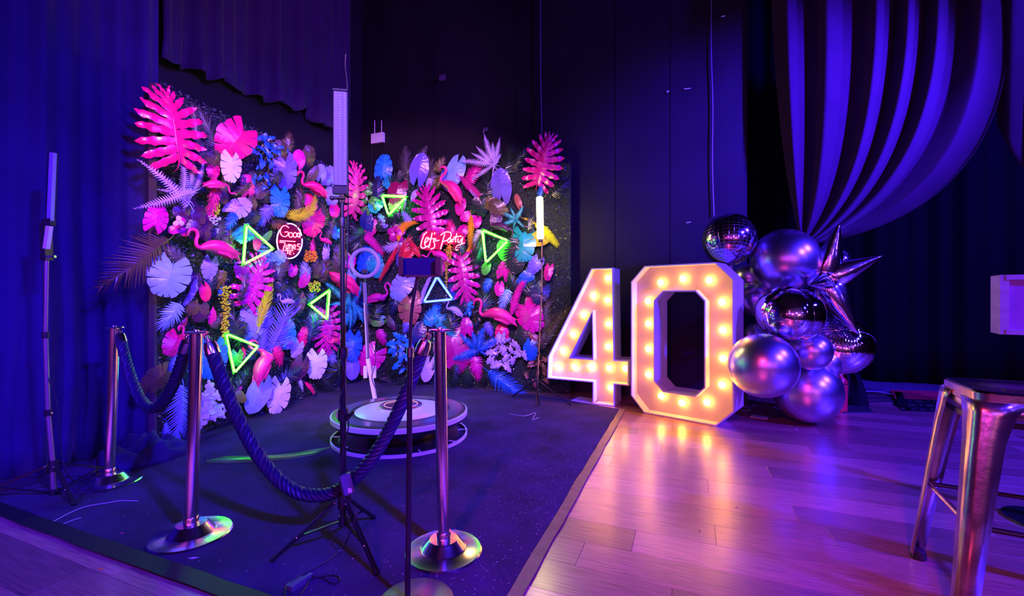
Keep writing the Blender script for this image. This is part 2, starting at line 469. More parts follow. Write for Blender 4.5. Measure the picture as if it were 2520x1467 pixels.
# heap of loose black cloth at the foot of the left curtain
def heap(name, c, rx, ry, h, ang, label, m, seed, cat='cloth'):
    bm = bmesh.new(); bmesh.ops.create_uvsphere(bm, u_segments=40, v_segments=20, radius=1)
    r2 = random.Random(seed); ph = [r2.uniform(0, 6) for _ in range(6)]
    for v in bm.verts:
        x, y, z = v.co
        q = 0.16 * math.sin(7 * x + ph[0] + 3 * y) + 0.12 * math.sin(11 * y + ph[1] + 4 * z) + 0.08 * math.sin(17 * x - 9 * y + ph[2])
        zz = max(z, 0) ** 0.8 * (1 + q * 1.6)
        v.co = Vector((x * (1 + .25 * q), y * (1 + .25 * q), zz))
    Mx = Matrix.Rotation(ang, 4, 'Z') @ Matrix.Diagonal((rx, ry, h, 1))
    bmesh.ops.transform(bm, matrix=Mx, verts=bm.verts)
    me = bpy.data.meshes.new(name); bm.to_mesh(me); bm.free(); me.materials.append(m)
    me.polygons.foreach_set('use_smooth', [True] * len(me.polygons))
    o = bpy.data.objects.new(name, me); COL.objects.link(o); o.location = c
    return tag(o, label, cat)
heap('cloth_heap', G(352, 1140) + Vector((0, 0, 0.009)), 0.24, 0.13, 0.14, 0.9, 'crumpled black cloth heaped on the floor behind the left stanchion', M_velvet, 4)
# ------------------------------------------------------------------ leaf meshes (unit length, centred, tip towards +Y, face towards +Z)
def lobed(name, n, ltab, a0, a1, gap, u0, rnd_, tip, wavy=0.0, fold_=0.25, curv=0.25, nu=4, apow=1.0, jit=0.0, zj=0.0, seed=1, stem=0.25, wid=1.0, side=0.0, twist=0.0):
    r2 = random.Random(seed); vs = []; fs = []
    def z_of(x, y, s, ph): return -fold_ * abs(x) * 0.6 - curv * (y - 0.45) ** 2 + wavy * math.sin(s * 14 + ph) * s
    for sd in (-1, 1):
        for i in range(n):
            ph = r2.uniform(0, 6); jl = 1 + r2.uniform(-jit, jit); ja = r2.uniform(-jit, jit) * 22; jz = r2.uniform(-zj, zj)
            b = len(vs)
            for k in range(nu + 1):
                s = k / nu
                if s < u0 or u0 >= 1: w = 1.0
                else:
                    q = (s - u0) / (1 - u0)
                    w = lerp(1 - gap * min(1, q * 3.0), tip, q ** 2)
                for v in (-1, 0, 1):
                    t = (i + 0.5 + 0.5 * v * w) / n
                    tc = (i + 0.5) / n
                    tt = lerp(t, tc, 0.0)
                    ang = lerp(a0, a1, tt ** apow) + ja * s
                    l = interp(lerp(tt, tc, min(1, gap * 3)), ltab) * jl
                    se = s * (1 - rnd_ * v * v * (s ** 3))
                    wv = 1 + (wavy * 1.6 * math.sin(s * 17 + ph + v) if abs(v) else 0)
                    x = sd * l * se * math.sin(R(ang)) * wid
                    y = (tt * wv if False else tt) + l * se * math.cos(R(ang)) + (wavy * v * math.sin(s * 19 + ph) * 0.35 if wavy else 0)
                    vs.append((x, y, z_of(x, y, s, ph) + jz * s + 0.012 * (1 - abs(v)) * (1 if s > 0 else 0)))
            for k in range(nu):
                for c in range(2):
                    q = [b + k * 3 + c, b + k * 3 + c + 1, b + (k + 1) * 3 + c + 1, b + (k + 1) * 3 + c]
                    fs.append(tuple(q) if sd > 0 else tuple(q[::-1]))
    # midrib and a short stem that bends back into the wall
    st = len(vs); rr = 0.010
    path = [(0, -stem * 0.6, -stem * 0.9), (0, -stem * 0.45, -stem * 0.35), (0, 0, 0.0)] + [(0, t, z_of(0, t, 0, 0) + 0.006) for t in (0.25, 0.5, 0.75, 0.97)]
    for k, p in enumerate(path):
        q = rr * (1 - 0.1 * k)
        for dx, dz in ((-q, 0), (0, q), (q, 0)): vs.append((p[0] + dx, p[1], p[2] + dz))
    for k in range(len(path) - 1):
        for c in range(2):
            fs.append((st + k * 3 + c, st + k * 3 + c + 1, st + (k + 1) * 3 + c + 1, st + (k + 1) * 3 + c)[::-1])
    V = np.array(vs); body = V[:st]
    lo, hi = body[:, 1].min(), body[:, 1].max(); s = 1 / (hi - lo)
    V[:, 1] -= (lo + hi) / 2; V *= s
    if side:                                          # whole leaf bends sideways along its length
        yy = V[:, 1] + 0.5; V[:, 0] += side * (yy - 0.5) ** 2 - side * 0.1
    V[:, 2] -= V[:, 2].mean()
    me = bpy.data.meshes.new(name); me.from_pydata(V.tolist(), [], fs); me.validate()
    me.polygons.foreach_set('use_smooth', [True] * len(me.polygons))
    return me
T_mon = [(0, .50), (.2, .60), (.5, .55), (.8, .36), (1, .10)]
T_phi = [(0, .34), (.15, .44), (.4, .50), (.65, .45), (.88, .28), (1, .12)]
T_hrt = [(0, .46), (.12, .55), (.4, .52), (.7, .33), (.9, .10), (1, .015)]
T_plm = [(0, .30), (.3, .50), (.7, .48), (1, .34)]
T_frd = [(0, .12), (.2, .28), (.6, .27), (1, .09)]
T_frn = [(0, .07), (.3, .12), (.7, .085), (1, .01)]
T_plu = [(0, .10), (.2, .20), (.6, .21), (.9, .16), (1, .10)]
T_ivy = [(0, .42), (.3, .40), (.6, .30), (1, .05)]
LM = {}
def variants(key, k, **kw):
    LM[key] = [lobed('leaf_' + key, seed=s + 1, **kw) for s in range(k)]
variants('monstera_leaf', 3, n=6, ltab=T_mon, a0=148, a1=14, gap=.06, u0=.40, rnd_=.05, tip=.87, fold_=.25, curv=.30, nu=6, jit=.05, zj=.05)
variants('philodendron_leaf', 2, n=9, ltab=T_phi, a0=128, a1=12, gap=.17, u0=.14, rnd_=.08, tip=.30, wavy=.03, fold_=.35, curv=.30, nu=9, jit=.07, zj=.06)
variants('heart_leaf', 2, n=8, ltab=T_hrt, a0=165, a1=18, gap=0, u0=1, rnd_=0, tip=1, wavy=.012, fold_=.16, curv=.25, nu=5)
variants('palm_leaf', 3, n=13, ltab=T_plm, a0=82, a1=8, gap=.12, u0=.25, rnd_=.1, tip=.10, fold_=.4, curv=.35, nu=4, jit=.10, zj=.10)
variants('palm_frond', 2, n=24, ltab=T_frd, a0=66, a1=24, gap=.30, u0=.10, rnd_=.05, tip=.05, fold_=.45, curv=.5, nu=4, jit=.12, zj=.06)
variants('fern_frond', 2, n=24, ltab=T_frn, a0=86, a1=62, gap=.35, u0=.06, rnd_=.1, tip=.10, fold_=.3, curv=.7, nu=3, jit=.08, zj=.02)
variants('feather', 3, n=64, ltab=T_plu, a0=42, a1=20, gap=0, u0=.5, rnd_=.05, tip=.45, fold_=.3, curv=.5, nu=4, jit=.12, zj=.05, side=.15)
variants('curled_feather', 2, n=64, ltab=T_plu, a0=44, a1=20, gap=0, u0=.5, rnd_=.05, tip=.45, fold_=.3, curv=.9, nu=4, jit=.12, zj=.05, side=-.75)
variants('petal', 2, n=7, ltab=[(0, .20), (.3, .42), (.6, .44), (.9, .22), (1, .10)], a0=100, a1=20, gap=0, u0=1, rnd_=0, tip=1, fold_=.2, curv=.4, nu=4, stem=.05)
variants('ivy_leaf', 2, n=4, ltab=T_ivy, a0=150, a1=22, gap=.10, u0=.55, rnd_=.12, tip=.45, fold_=.35, curv=.4, nu=4, jit=.1, stem=.1)
variants('narrow_leaf', 2, n=8, ltab=[(0, .06), (.25, .15), (.6, .13), (1, .01)], a0=60, a1=20, gap=0, u0=1, rnd_=0, tip=1, fold_=.6, curv=.35, nu=3)

PAL = {
 'hotpink': (.88, .006, .15), 'pink': (.90, .022, .20), 'magenta': (.62, .006, .24), 'fuchsia': (.75, .006, .30), 'wine': (.32, .004, .07),
 'lavender': (.30, .28, .80), 'lilac': (.52, .36, .72), 'violet': (.17, .11, .62), 'blue': (.015, .12, .62), 'azure': (.02, .26, .85),
 'paleblue': (.24, .42, .85), 'teal': (.02, .36, .42), 'white': (.74, .74, .78), 'cream': (.75, .60, .66), 'plum': (.075, .012, .06), 'brown': (.10, .055, .035),
 'grey': (.09, .075, .075), 'dark': (.018, .030, .024), 'olive': (.17, .13, .03), 'green': (.10, .42, .05), 'yellow': (.66, .74, .008), 'gold': (.66, .48, .02),
 'orange': (.90, .36, .008), 'red': (.75, .012, .045), 'rust': (.42, .10, .10), 'navy': (.012, .018, .16), 'midnight': (.02, .03, .09)}
WORD = {'hotpink': 'hot pink', 'paleblue': 'pale blue', 'dark': 'dark green', 'grey': 'grey brown', 'midnight': 'dark blue green', 'wine': 'dark red'}
def leafmat(c, soft=False):
    return mat(('soft_' if soft else 'leaf_') + c, PAL[c], 0.85 if soft else 0.27, var=0.14, vscale=3.0, bump=0.0 if soft else 0.16, bscale=11, spec=0.15 if soft else 0.7, sheen=0.3 if soft else 0)

# ------------------------------------------------------------------ flower wall: two upright sections
QA, QB, QC = Vector((-2.56, 3.18, 0)), Vector((-2.05, 5.93, 0)), Vector((.67, 5.06, 0))
PH = 2.64
dL = (QB - QA).normalized(); nL = Vector((dL.y, -dL.x, 0))
dB = (QC - QB).normalized(); nB = Vector((dB.y, -dB.x, 0))
WL = thing('flower_wall', 'left section of the flower wall, receding beside the dark curtain with the big pink leaf on top', 'flower wall', tuple((QA + QB) / 2))
WBk = thing('flower_wall', 'rear section of the flower wall, crowded with leaves behind the tablet stand and yellow tube', 'flower wall', tuple((QB + QC) / 2))
M_mat = mat('boxwood_backing', (0.010, 0.016, 0.02), 0.7)
M_pellet = mat('boxwood_leaflets', (0.065, 0.085, 0.10), 0.25, var=0.5, vscale=30, spec=0.6)
M_frame = mat('pale_timber_frame', (0.07, 0.05, 0.06), 0.6, var=0.1)
for root, a, b, nn, cnt, sd in ((WL, QA, QB, nL, 42000, 1), (WBk, QB, QC, nB, 42000, 2)):
    d = (b - a).normalized(); L = (b - a).length
    mb = MB(); mb.bar(a - nn * 0.03 + Vector((0, 0, PH / 2)), b - nn * 0.03 + Vector((0, 0, PH / 2)), 0.05, PH)
    mb.build('backing_board', M_mat, root, smooth=False)
    for q in ((a,) if root is WL else ()):             # upright timber at the open end
        mb = MB(); mb.box(q + nn * -0.01 + d * -0.011 + Vector((0, 0, PH / 2)), (0.020, 0.05, PH), Matrix((d, nn, Vector((0, 0, 1)))).transposed())
        mb.build('frame_post', M_frame, root, smooth=False)
    rg = np.random.RandomState(sd)
    s = rg.uniform(0, L, cnt); z = rg.uniform(0.0, PH + 0.01, cnt); o = rg.uniform(0.0, 0.045, cnt) * (0.6 + 0.4 * np.sin(s * 23) * np.sin(z * 19))
    o = np.abs(o) + 0.004
    base = np.array(a)[None] + s[:, None] * np.array(d)[None] + o[:, None] * np.array(nn)[None]; base[:, 2] = z + 0.012
    q1 = rg.normal(size=(cnt, 3)); q1 /= np.linalg.norm(q1, axis=1)[:, None]
    q2 = rg.normal(size=(cnt, 3)); q2 -= q1 * (q1 * q2).sum(1)[:, None]; q2 /= np.linalg.norm(q2, axis=1)[:, None]
    sz = rg.uniform(0.006, 0.0125, cnt)[:, None]
    V = np.concatenate([base - q1 * sz, base + q2 * sz * .62, base + q1 * sz, base - q2 * sz * .62], 1).reshape(-1, 3) - np.array(root.location)[None]
    me = bpy.data.meshes.new('boxwood_mat'); me.vertices.add(cnt * 4); me.vertices.foreach_set('co', V.ravel())
    me.loops.add(cnt * 4); me.loops.foreach_set('vertex_index', np.arange(cnt * 4, dtype=np.int32))
    me.polygons.add(cnt); me.polygons.foreach_set('loop_start', np.arange(0, cnt * 4, 4, dtype=np.int32)); me.polygons.foreach_set('loop_total', np.full(cnt, 4, dtype=np.int32))
    me.update(); me.validate(); me.materials.append(M_pellet)
    ob = bpy.data.objects.new('boxwood_mat', me); COL.objects.link(ob); ob.parent = root; tag(ob, 'dark glossy boxwood matting', kind='stuff')

EYE = Vector((0, 0, H))
jr = random.Random(21)
def side_of(px): return (WL, QA, nL) if px < 884 else (WBk, QB, nB)
def frame_at(px, py, off, ang, tilt=0.25, face=0.55):
    """a point in front of the wall that stands behind that spot, and axes for something fixed to it there"""
    root, q, nn = side_of(px)
    p = on_plane(px, py, q + nn * off, nn)
    nf = (nn * face + (EYE - p).normalized() * (1 - face) + Vector((jr.uniform(-1, 1), jr.uniform(-1, 1), jr.uniform(-1, 1))) * tilt).normalized()
    r = Vector((1, 0, 0)) * math.cos(R(ang)) + Vector((0, 0, 1)) * math.sin(R(ang))
    y = (r - nf * r.dot(nf)).normalized(); x = y.cross(nf)
    return root, p, Matrix((x, y, nf)).transposed(), p.y / F
def put(me, name, root, p, M3, sx, sy, material, label=None, parent=None):
    o = bpy.data.objects.new(name, me); COL.objects.link(o)
    o.parent = parent or root
    o.matrix_local = Matrix.Translation(p - ORG[(parent or root).name]) @ M3.to_4x4() @ Matrix.Diagonal((sx, sy, (sx + sy) / 2, 1))
    if not len(me.materials): me.materials.append(material)
    o.material_slots[0].link = 'OBJECT'; o.material_slots[0].material = material
    if label: o['label'] = label
    return o
NM = {'m': 'monstera_leaf', 'p': 'philodendron_leaf', 'h': 'heart_leaf', 'a': 'palm_leaf', 'f': 'palm_frond', 'n': 'fern_frond', 'u': 'feather', 'c': 'curled_feather', 'i': 'ivy_leaf', 'k': 'narrow_leaf', 't': 'petal'}
def leaf(k, color, px, py, size, ang, wd=1.0, off=None, face=0.5, tilt=0.16):
    name = NM[k]
    if off is None: off = 0.075 + 0.0006 * size + jr.uniform(0, .03)
    root, p, M3, s = frame_at(px, py, off, ang, tilt, face)
    L = size * s
    me = jr.choice(LM[name])
    mirror = -1 if (k == 'c' and wd < 0) else 1
    lb = WORD.get(color, color) + ' ' + {'u': 'feather plume', 'c': 'curled feather plume'}.get(k, name.replace('_', ' '))
    put(me, name, root, p, M3, L * abs(wd) * mirror, L, leafmat(color, k in 'uc'), lb)
# (kind, colour, x, y, length, direction of the tip in degrees, width factor[, distance off the wall])
LEAVES = """
f grey 515 330 150 125 .8 .03|a grey 500 375 70 120 1 .03|m brown 525 398 60 60|f grey 480 300 110 100 .7 .03
p hotpink 424 312 212 104 .98 .20|m hotpink 582 342 112 222 1.05 .16|m white 570 408 82 262 .85 .19
m brown 757 388 62 80 .9 .04|a brown 712 345 50 80|m brown 690 372 55 100|k olive 712 350 50 75
m pink 610 460 62 110 .8|m lilac 588 512 68 25 .95|m fuchsia 385 537 74 70 .95|u pink 519 500 150 253 .8 .14|u fuchsia 514 578 50 280 .9
h dark 622 535 45 200|a blue 568 546 52 230|a brown 560 570 45 120|a grey 540 560 60 60
f brown 335 645 215 205 1.15 .10|a grey 430 625 60 150|m paleblue 417 676 112 250 1.12 .18|m lavender 517 657 62 255 .8
k olive 545 692 48 235 1.6|a olive 543 690 52 250|u lilac 470 722 75 238 1.0|h hotpink 505 718 50 285 .85
a paleblue 417 782 82 225 1.0|m plum 493 766 56 265|m brown 478 758 44 200|k fuchsia 523 776 45 80 2|k wine 452 795 40 50 1.6|a grey 537 787 45 40
m hotpink 430 842 70 235 .95|m azure 524 880 108 262 .85|m brown 388 931 88 190 .9 .14|f paleblue 440 1030 165 256 .85 .16|f paleblue 428 900 70 245 .9|f paleblue 412 1075 70 262 .8
h olive 585 972 56 330 .7|k fuchsia 588 955 44 45 1.5|k dark 560 950 60 30
a dark 575 790 85 110|a dark 592 825 70 250|f dark 560 830 70 200|a dark 560 760 50 240
p fuchsia 628 690 158 52 .85 .16|m fuchsia 596 665 48 120|m paleblue 678 640 66 30 .85|m paleblue 650 620 40 150|a dark 602 702 80 60 .5 .20
u yellow 654 745 125 58 .95 .21|m lavender 622 790 100 262 .85 .10|f violet 688 800 165 48 1.2 .17|m azure 707 818 84 272 .8|a violet 655 770 70 100|f violet 648 830 80 70|u lilac 728 765 60 25 .6
m grey 735 742 58 255 .9|a midnight 700 730 70 190|a midnight 775 790 80 70|f midnight 765 800 90 60|a dark 690 700 60 100
a violet 651 533 62 240|m violet 703 420 92 282 .85 .13|m azure 690 493 84 265 .8 .13|a dark 672 440 60 210|a brown 690 548 52 10 .7
h fuchsia 735 392 50 88 1.0 .12|a violet 800 428 55 110|h lavender 790 425 44 100|m lavender 812 430 48 60|a lavender 820 477 52 250|m lavender 818 482 50 270|h brown 770 430 55 60 .6
m hotpink 772 542 84 245 .95 .12|c yellow 745 515 118 12 1.2 .17|m pink 765 500 50 120|h hotpink 823 517 40 265|p pink 872 470 148 92 .8 .14
a brown 795 520 70 80|f brown 815 560 70 60|h brown 620 500 40 100|a olive 690 555 44 0
m paleblue 605 575 55 200|f teal 600 582 80 5 .7 .13|f teal 585 570 60 200 .7|h pink 633 597 42 250 .8 .15|h green 655 585 50 30 .5|a olive 560 600 60 130
a lavender 752 662 50 90 1.1|h magenta 749 690 42 230 .9 .14|m fuchsia 721 665 34 250|a hotpink 770 606 44 80 .7|m lilac 803 622 48 260 .6|m azure 828 572 34 240
a brown 830 640 60 80|m brown 838 625 50 100|a brown 800 660 70 60|a brown 780 655 60 120|a grey 690 660 60 60|a plum 700 640 55 100
p magenta 806 815 130 272 .9 .15|m hotpink 747 828 50 65 .8|m lilac 732 858 48 235 .9|m white 780 894 78 255 .95 .14|a lavender 818 885 50 300|h lavender 637 968 104 228 .85 .15|m cream 687 972 92 248 .85 .16
h plum 738 905 70 230|f white 738 938 62 302 .55|u hotpink 764 955 42 312 1.2|a hotpink 686 880 60 295 .9 .17|c pink 597 865 48 100 .8|m green 583 880 44 260|a dark 810 925 90 200 .9|f dark 800 940 80 330|f dark 600 930 80 30
m blue 870 848 82 255 .75 .14|h violet 868 905 62 255 .9|m lavender 862 685 44 240|m fuchsia 861 640 44 250|h lavender 845 715 40 60|a teal 850 790 40 250
m hotpink 525 420 40 250|a grey 560 450 40 60|h brown 545 480 45 300|h brown 560 440 40 250|a brown 590 470 44 200|a grey 450 520 50 200
m azure 943 416 76 85 .85 .12|m teal 960 450 44 320|h violet 1032 416 84 75 .85|f grey 1000 405 110 95 .9 .03|a grey 1062 420 80 95 1 .04|a olive 1084 402 44 60|f grey 1030 395 90 60 .8 .03|a dark 1250 400 120 70 1 .03|f dark 1280 390 110 50 1 .03
m wine 978 470 70 255 .9 .12|a midnight 930 455 70 90|a dark 975 440 60 40|m rust 972 505 44 250|k green 995 500 50 75|m teal 925 500 50 250
h paleblue 1122 418 82 255 .85 .13|h lavender 1103 440 60 100|a fuchsia 1168 421 60 60 1.1|h violet 1233 459 92 88 .9 .14|a lilac 1055 455 34 250|a olive 1078 450 52 220
p fuchsia 1337 398 148 74 .92 .18|a blue 1330 470 30 80|a dark 1380 460 60 40|u magenta 1166 470 105 312 .9 .14|h fuchsia 1133 508 46 255 .9|p magenta 1058 525 158 102 .8 .15|k lilac 1018 482 34 240 2
k cream 1185 483 42 20 1.8|k paleblue 1172 480 44 315 1.3|h plum 1221 538 46 255 1.0 .13|h rust 1275 495 42 110 .6|m teal 1288 597 96 275 .9 .15|u yellow 1348 578 84 315 1.3 .13|u gold 1310 548 50 330 1|h gold 1330 585 60 200
u orange 1158 572 88 265 .9 .15|u orange 1150 625 44 250|a cream 1175 592 56 250 .9|h fuchsia 1150 532 40 200|h fuchsia 1174 545 34 260|m fuchsia 1137 570 40 60|a pink 1110 560 50 100|a pink 1080 575 50 30
h plum 974 568 46 260 1|c orange 998 562 70 40 -1.4 .17|a lavender 941 541 42 120|a lavender 1000 535 40 120|h navy 902 548 66 85 .8|u fuchsia 910 592 100 318 1.1 .14|h magenta 912 560 50 60|a dark 960 540 60 220|h dark 945 555 44 200
a lilac 968 607 72 190 .9|a red 1000 605 66 70|k red 1010 625 60 40 1.5|k red 1020 610 50 120 1.5|f azure 905 612 50 150 .8|m blue 905 640 70 240|m teal 925 655 60 280|u red 955 650 105 238 .6|a dark 880 600 90 250|f dark 865 590 80 200
p magenta 1143 690 152 278 .72 .15|a dark 1130 625 60 260|f dark 1175 630 80 250|f dark 1172 610 100 240 .6|m lavender 990 702 82 240 .95 .14|m rust 1008 757 88 268 .9 .13|u lilac 1048 708 84 72 .6|a azure 1066 772 66 62 1 .14
h plum 962 795 44 300 .6|h green 932 790 40 200|a dark 930 756 64 70|a midnight 968 752 60 250|a violet 1000 802 44 250|h navy 1030 824 74 75 .8|h plum 1066 800 50 90 .8|a fuchsia 940 832 46 285|m fuchsia 910 885 90 235 .95|h fuchsia 905 870 50 100
h lilac 1053 908 66 260 .8|m lilac 1020 905 50 240|m magenta 1118 860 128 285 .78 .14|m fuchsia 1148 806 52 95 .85|m hotpink 1235 820 52 92 .95 .13|m fuchsia 1243 664 58 68 .95 .12|h fuchsia 1229 710 40 270 .95 .13
a paleblue 1240 740 60 245 1 .13|u fuchsia 1277 720 118 68 .8 .15|m fuchsia 1302 772 98 305 .95 .14|m blue 1294 688 58 60 .9|m violet 1318 650 50 240|m magenta 1350 668 46 260 .7|a blue 1198 706 44 250|m azure 1125 640 30 200
m blue 1306 856 66 270 .8|a fuchsia 1173 910 66 280 1.0 .14|f blue 1252 950 130 325 1.0 .17|f brown 1372 795 130 55 .9 .08|f brown 1345 770 130 85 .8 .08|f brown 1370 850 110 70 .9 .08|h dark 1288 822 60 260|k rust 1310 826 50 140 1.6
a dark 1190 738 80 90|a dark 1112 790 80 70|f dark 1118 925 80 260|a dark 1150 935 70 250|f dark 1085 885 80 230|a midnight 1070 800 50 300|a violet 1205 812 44 290|f dark 1200 920 90 240|a dark 1050 850 70 200|a dark 975 900 80 250
f dark 1010 935 100 200|f dark 930 925 90 330|a brown 1340 830 60 60|h dark 1230 790 50 250|a dark 1260 630 90 250|h green 1196 660 36 250|h green 1248 620 70 120|h dark 1270 640 70 270|a dark 1060 650 60 60|a midnight 1150 760 60 260
m brown 1225 515 60 120|h olive 1205 500 50 160|a dark 1200 450 70 90|m dark 1180 510 60 60|a dark 1300 540 70 90|a dark 1310 700 60 60|m midnight 1330 720 60 250|a dark 1260 690 60 110|h midnight 1120 710 60 260
a dark 1010 650 60 30|h magenta 1090 650 44 60|a violet 985 640 44 250|a teal 1090 790 60 330|f teal 1105 820 80 330|a midnight 880 740 70 90|h navy 890 760 60 250|a dark 905 770 60 100
a blue 545 715 30 60|a midnight 520 690 60 60|a dark 505 600 60 100|h plum 480 690 44 250|a midnight 620 855 60 60|a midnight 680 640 50 30|a brown 740 480 60 80|f brown 735 520 80 100|a grey 620 440 50 60|a dark 600 440 50 120
a dark 650 470 60 100|h brown 640 470 44 250|a midnight 770 725 50 60|a midnight 720 920 70 20|a plum 650 670 60 200|a dark 830 700 70 60|a violet 700 850 44 200
"""
for ent in LEAVES.replace('\n', '|').split('|'):
    q = ent.split()
    if not q: continue
    v = [float(x) for x in q[2:]]
    leaf(q[0], q[1], v[0], v[1], v[2], v[3], v[4] if len(v) > 4 else 1.0, v[5] if len(v) > 5 else None)

# sprays: a stem part that carries its own fronds, leaflets or petals
def spray(name, color, px, py, items, off=.14, label=None, kind='n', wd=1.0, stemcol='olive'):
    """items: (tip dx, tip dy in px, width) - each piece runs from the root to that tip"""
    root, p, M3, s = frame_at(px, py, off, 90, 0, 0.4)
    mb = MB(); w = p
    r_, q_, nn = side_of(px)
    mb.tube([w - nn * off, w - nn * off * .4 + Vector((0, 0, -.01)), w], [.012, .010, .006], 6)
    part = mb.build(name, leafmat(stemcol), root, label=label)
    reg(part, ORG[root.name])
    for dx, dy, wf in items:
        L = math.hypot(dx, dy); ang = math.degrees(math.atan2(-dy, dx))
        _, p2, M2, s2 = frame_at(px + dx / 2, py + dy / 2, off + 0.02 + jr.uniform(0, .03), ang, 0.22, 0.4)
        put(jr.choice(LM[NM[kind]]), NM[kind].replace('fern_', '').replace('ivy_', ''), root, p2, M2, L * s2 * wf, L * s2, leafmat(color), parent=part)
spray('fern_spray', 'lilac', 470, 480, [(-125, -62, 1.0), (-128, 25, 1.0), (38, -86, .9), (-40, -105, 1.0), (0, -100, 1.0), (-22, 45, 1.0), (-70, -18, 1.2), (-90, -40, 1.1)], label='silvery lilac fern spray')
spray('fern_spray', 'lilac', 1216, 406, [(-92, -14, .9), (-70, 44, .7), (-26, -78, 1.1), (14, -66, 1.1), (-44, -46, 1.2), (18, -30, 1.4), (-6, 36, .6), (-56, -30, 1.1), (-4, -60, 1.1)], label='silvery lilac fern spray')
spray('fern_spray', 'teal', 862, 742, [(-72, -52, 1.1), (-55, 10, 1.2), (-40, 55, 1.2), (0, 70, 1.1), (42, 54, 1.2), (58, 8, 1.2), (40, -45, 1.2), (-20, -60, 1.2), (20, 64, 1.0), (50, 34, 1.1)], label='teal fern spray')
spray('fern_spray', 'blue', 1180, 862, [(-52, -40, 1.8), (8, -66, 1.9), (52, -36, 1.8), (-76, 26, 1.6), (-20, -48, 1.8), (30, -16, 1.8), (-50, 8, 1.6), (20, 14, 1.6)], label='bright blue fern spray')
spray('fern_spray', 'teal', 1270, 540, [(-34, -18, 1.6), (-38, 14, 1.6), (18, -34, 1.6), (-8, 26, 1.5), (20, 20, 1.4), (-14, -30, 1.4)], label='green fern spray')
def ivy(color, px, py, rx, ry, n, size, label, off=.14, seed=1, dens=.2):
    r2 = random.Random(seed)
    root, p, M3, s = frame_at(px, py, off, 90, 0, 0.4)
    r_, q_, nn = side_of(px)
    mb = MB(); spots = []
    for k in range(n):
        a = r2.uniform(0, 6.28); rr = math.sqrt(r2.random())
        spots.append((px + rx * rr * math.cos(a), py + ry * rr * math.sin(a)))
    top = on_plane(px, py - ry * .7, q_ + nn * .02, nn)
    for k in range(0, n, 3):
        e = on_plane(*spots[k], q_ + nn * off, nn)
        mb.tube([top, (top + e) / 2 + nn * .05 + Vector((0, 0, .02)), e], .0035, 5)
    part = mb.build('leaf_spray', leafmat('olive'), root, label=label); reg(part, ORG[root.name])
    for x, y in spots:
        ang = math.degrees(math.atan2(-(y - py + ry * .5), x - px)) + r2.uniform(-50, 50)
        _, p2, M2, s2 = frame_at(x, y, off + r2.uniform(-.03, .05), ang, 0.45, 0.45)
        q = size * r2.uniform(.8, 1.25) * s2
        put(jr.choice(LM['ivy_leaf']), 'leaf', root, p2, M2, q, q, leafmat(color), parent=part)
ivy('white', 524, 1008, 44, 50, 18, 42, 'white ivy leaf spray', seed=2)
ivy('lilac', 1247, 872, 48, 46, 26, 26, 'pale lilac ivy leaf spray', seed=3)
ivy('azure', 982, 868, 32, 46, 22, 24, 'blue ivy leaf spray', seed=4)
ivy('blue', 655, 372, 48, 36, 24, 22, 'blue trailing leaf spray', seed=5)
ivy('blue', 645, 430, 26, 34, 12, 16, 'blue trailing leaf spray', seed=8)
ivy('green', 908, 490, 20, 40, 16, 22, 'fresh green leaf spray', seed=6)
ivy('rust', 1330, 905, 42, 46, 16, 20, 'dry brown leaf spray', off=.08, seed=7)
ivy('midnight', 1160, 780, 30, 60, 14, 18, 'dark leaf spray', off=.06, seed=9)
ivy('azure', 1155, 772, 8, 30, 8, 16, 'small blue leaf spray', off=.12, seed=10)
def orchid(color, px, py, r, label, n=5, off=.13, a0=90, kind='t'):
    root, p, M3, s = frame_at(px, py, off, 90, 0, 0.4)
    mb = MB(); mb.ball(p, r * s * .16, 8, 6)
    part = mb.build('flower', leafmat('plum' if color != 'orange' else 'gold'), root, label=label); reg(part, ORG[root.name])
    for k in range(n):
        a = a0 + 360 * k / n
        dx, dy = math.cos(R(a)) * r * .55, -math.sin(R(a)) * r * .55
        _, p2, M2, s2 = frame_at(px + dx, py + dy, off + .01 + .006 * k, a, 0.2, 0.4)
        put(jr.choice(LM['petal']), 'petal', root, p2, M2, r * s2 * 1.15, r * s2, leafmat(color), parent=part)
orchid('plum', 468, 530, 40, 'dark plum orchid flower')
orchid('plum', 492, 560, 34, 'dark plum orchid flower', off=.16, a0=20)
orchid('magenta', 442, 560, 26, 'magenta petals under the orchid', n=3, a0=200)
orchid('cream', 440, 545, 14, 'small cream petals', n=3, off=.2)
orchid('magenta', 975, 574, 22, 'dark magenta bloom', off=.14)
def cluster(name, color, px, py, rx, ry, n, r, label, off=.13, seed=1, vertical=False):
    r2 = random.Random(seed); root, p, M3, s = frame_at(px, py, off, 90, 0, .4)
    r_, q_, nn = side_of(px); mb = MB()
    for k in range(n):
        if vertical: x = px + rx * r2.gauss(0, .45); y = py + ry * r2.uniform(-1, 1); x = px + (x - px) * (1 - .35 * (y - py) / ry)
        else:
            a = r2.uniform(0, 6.28); q = math.sqrt(r2.random()); x, y = px + rx * q * math.cos(a), py + ry * q * math.sin(a)
        w = on_plane(x, y, q_ + nn * (off + r2.uniform(-.03, .03)), nn)
        mb.ball(w, r * s * r2.uniform(.8, 1.2), 6, 4, (1, 1, .8))
    mb.tube([on_plane(px, py - ry, q_ + nn * .0, nn), on_plane(px, py - ry * .8, q_ + nn * off, nn), on_plane(px, py + ry * .8, q_ + nn * off, nn)], .004, 5)
    mb.build(name, leafmat(color, True), root, label=label)
cluster('flower_string', 'yellow', 556, 770, 11, 66, 340, 2.3, 'hanging string of yellow blossom', seed=1, vertical=True)
cluster('flower_string', 'yellow', 551, 830, 7, 50, 150, 2.1, 'hanging string of yellow blossom', seed=6, vertical=True)
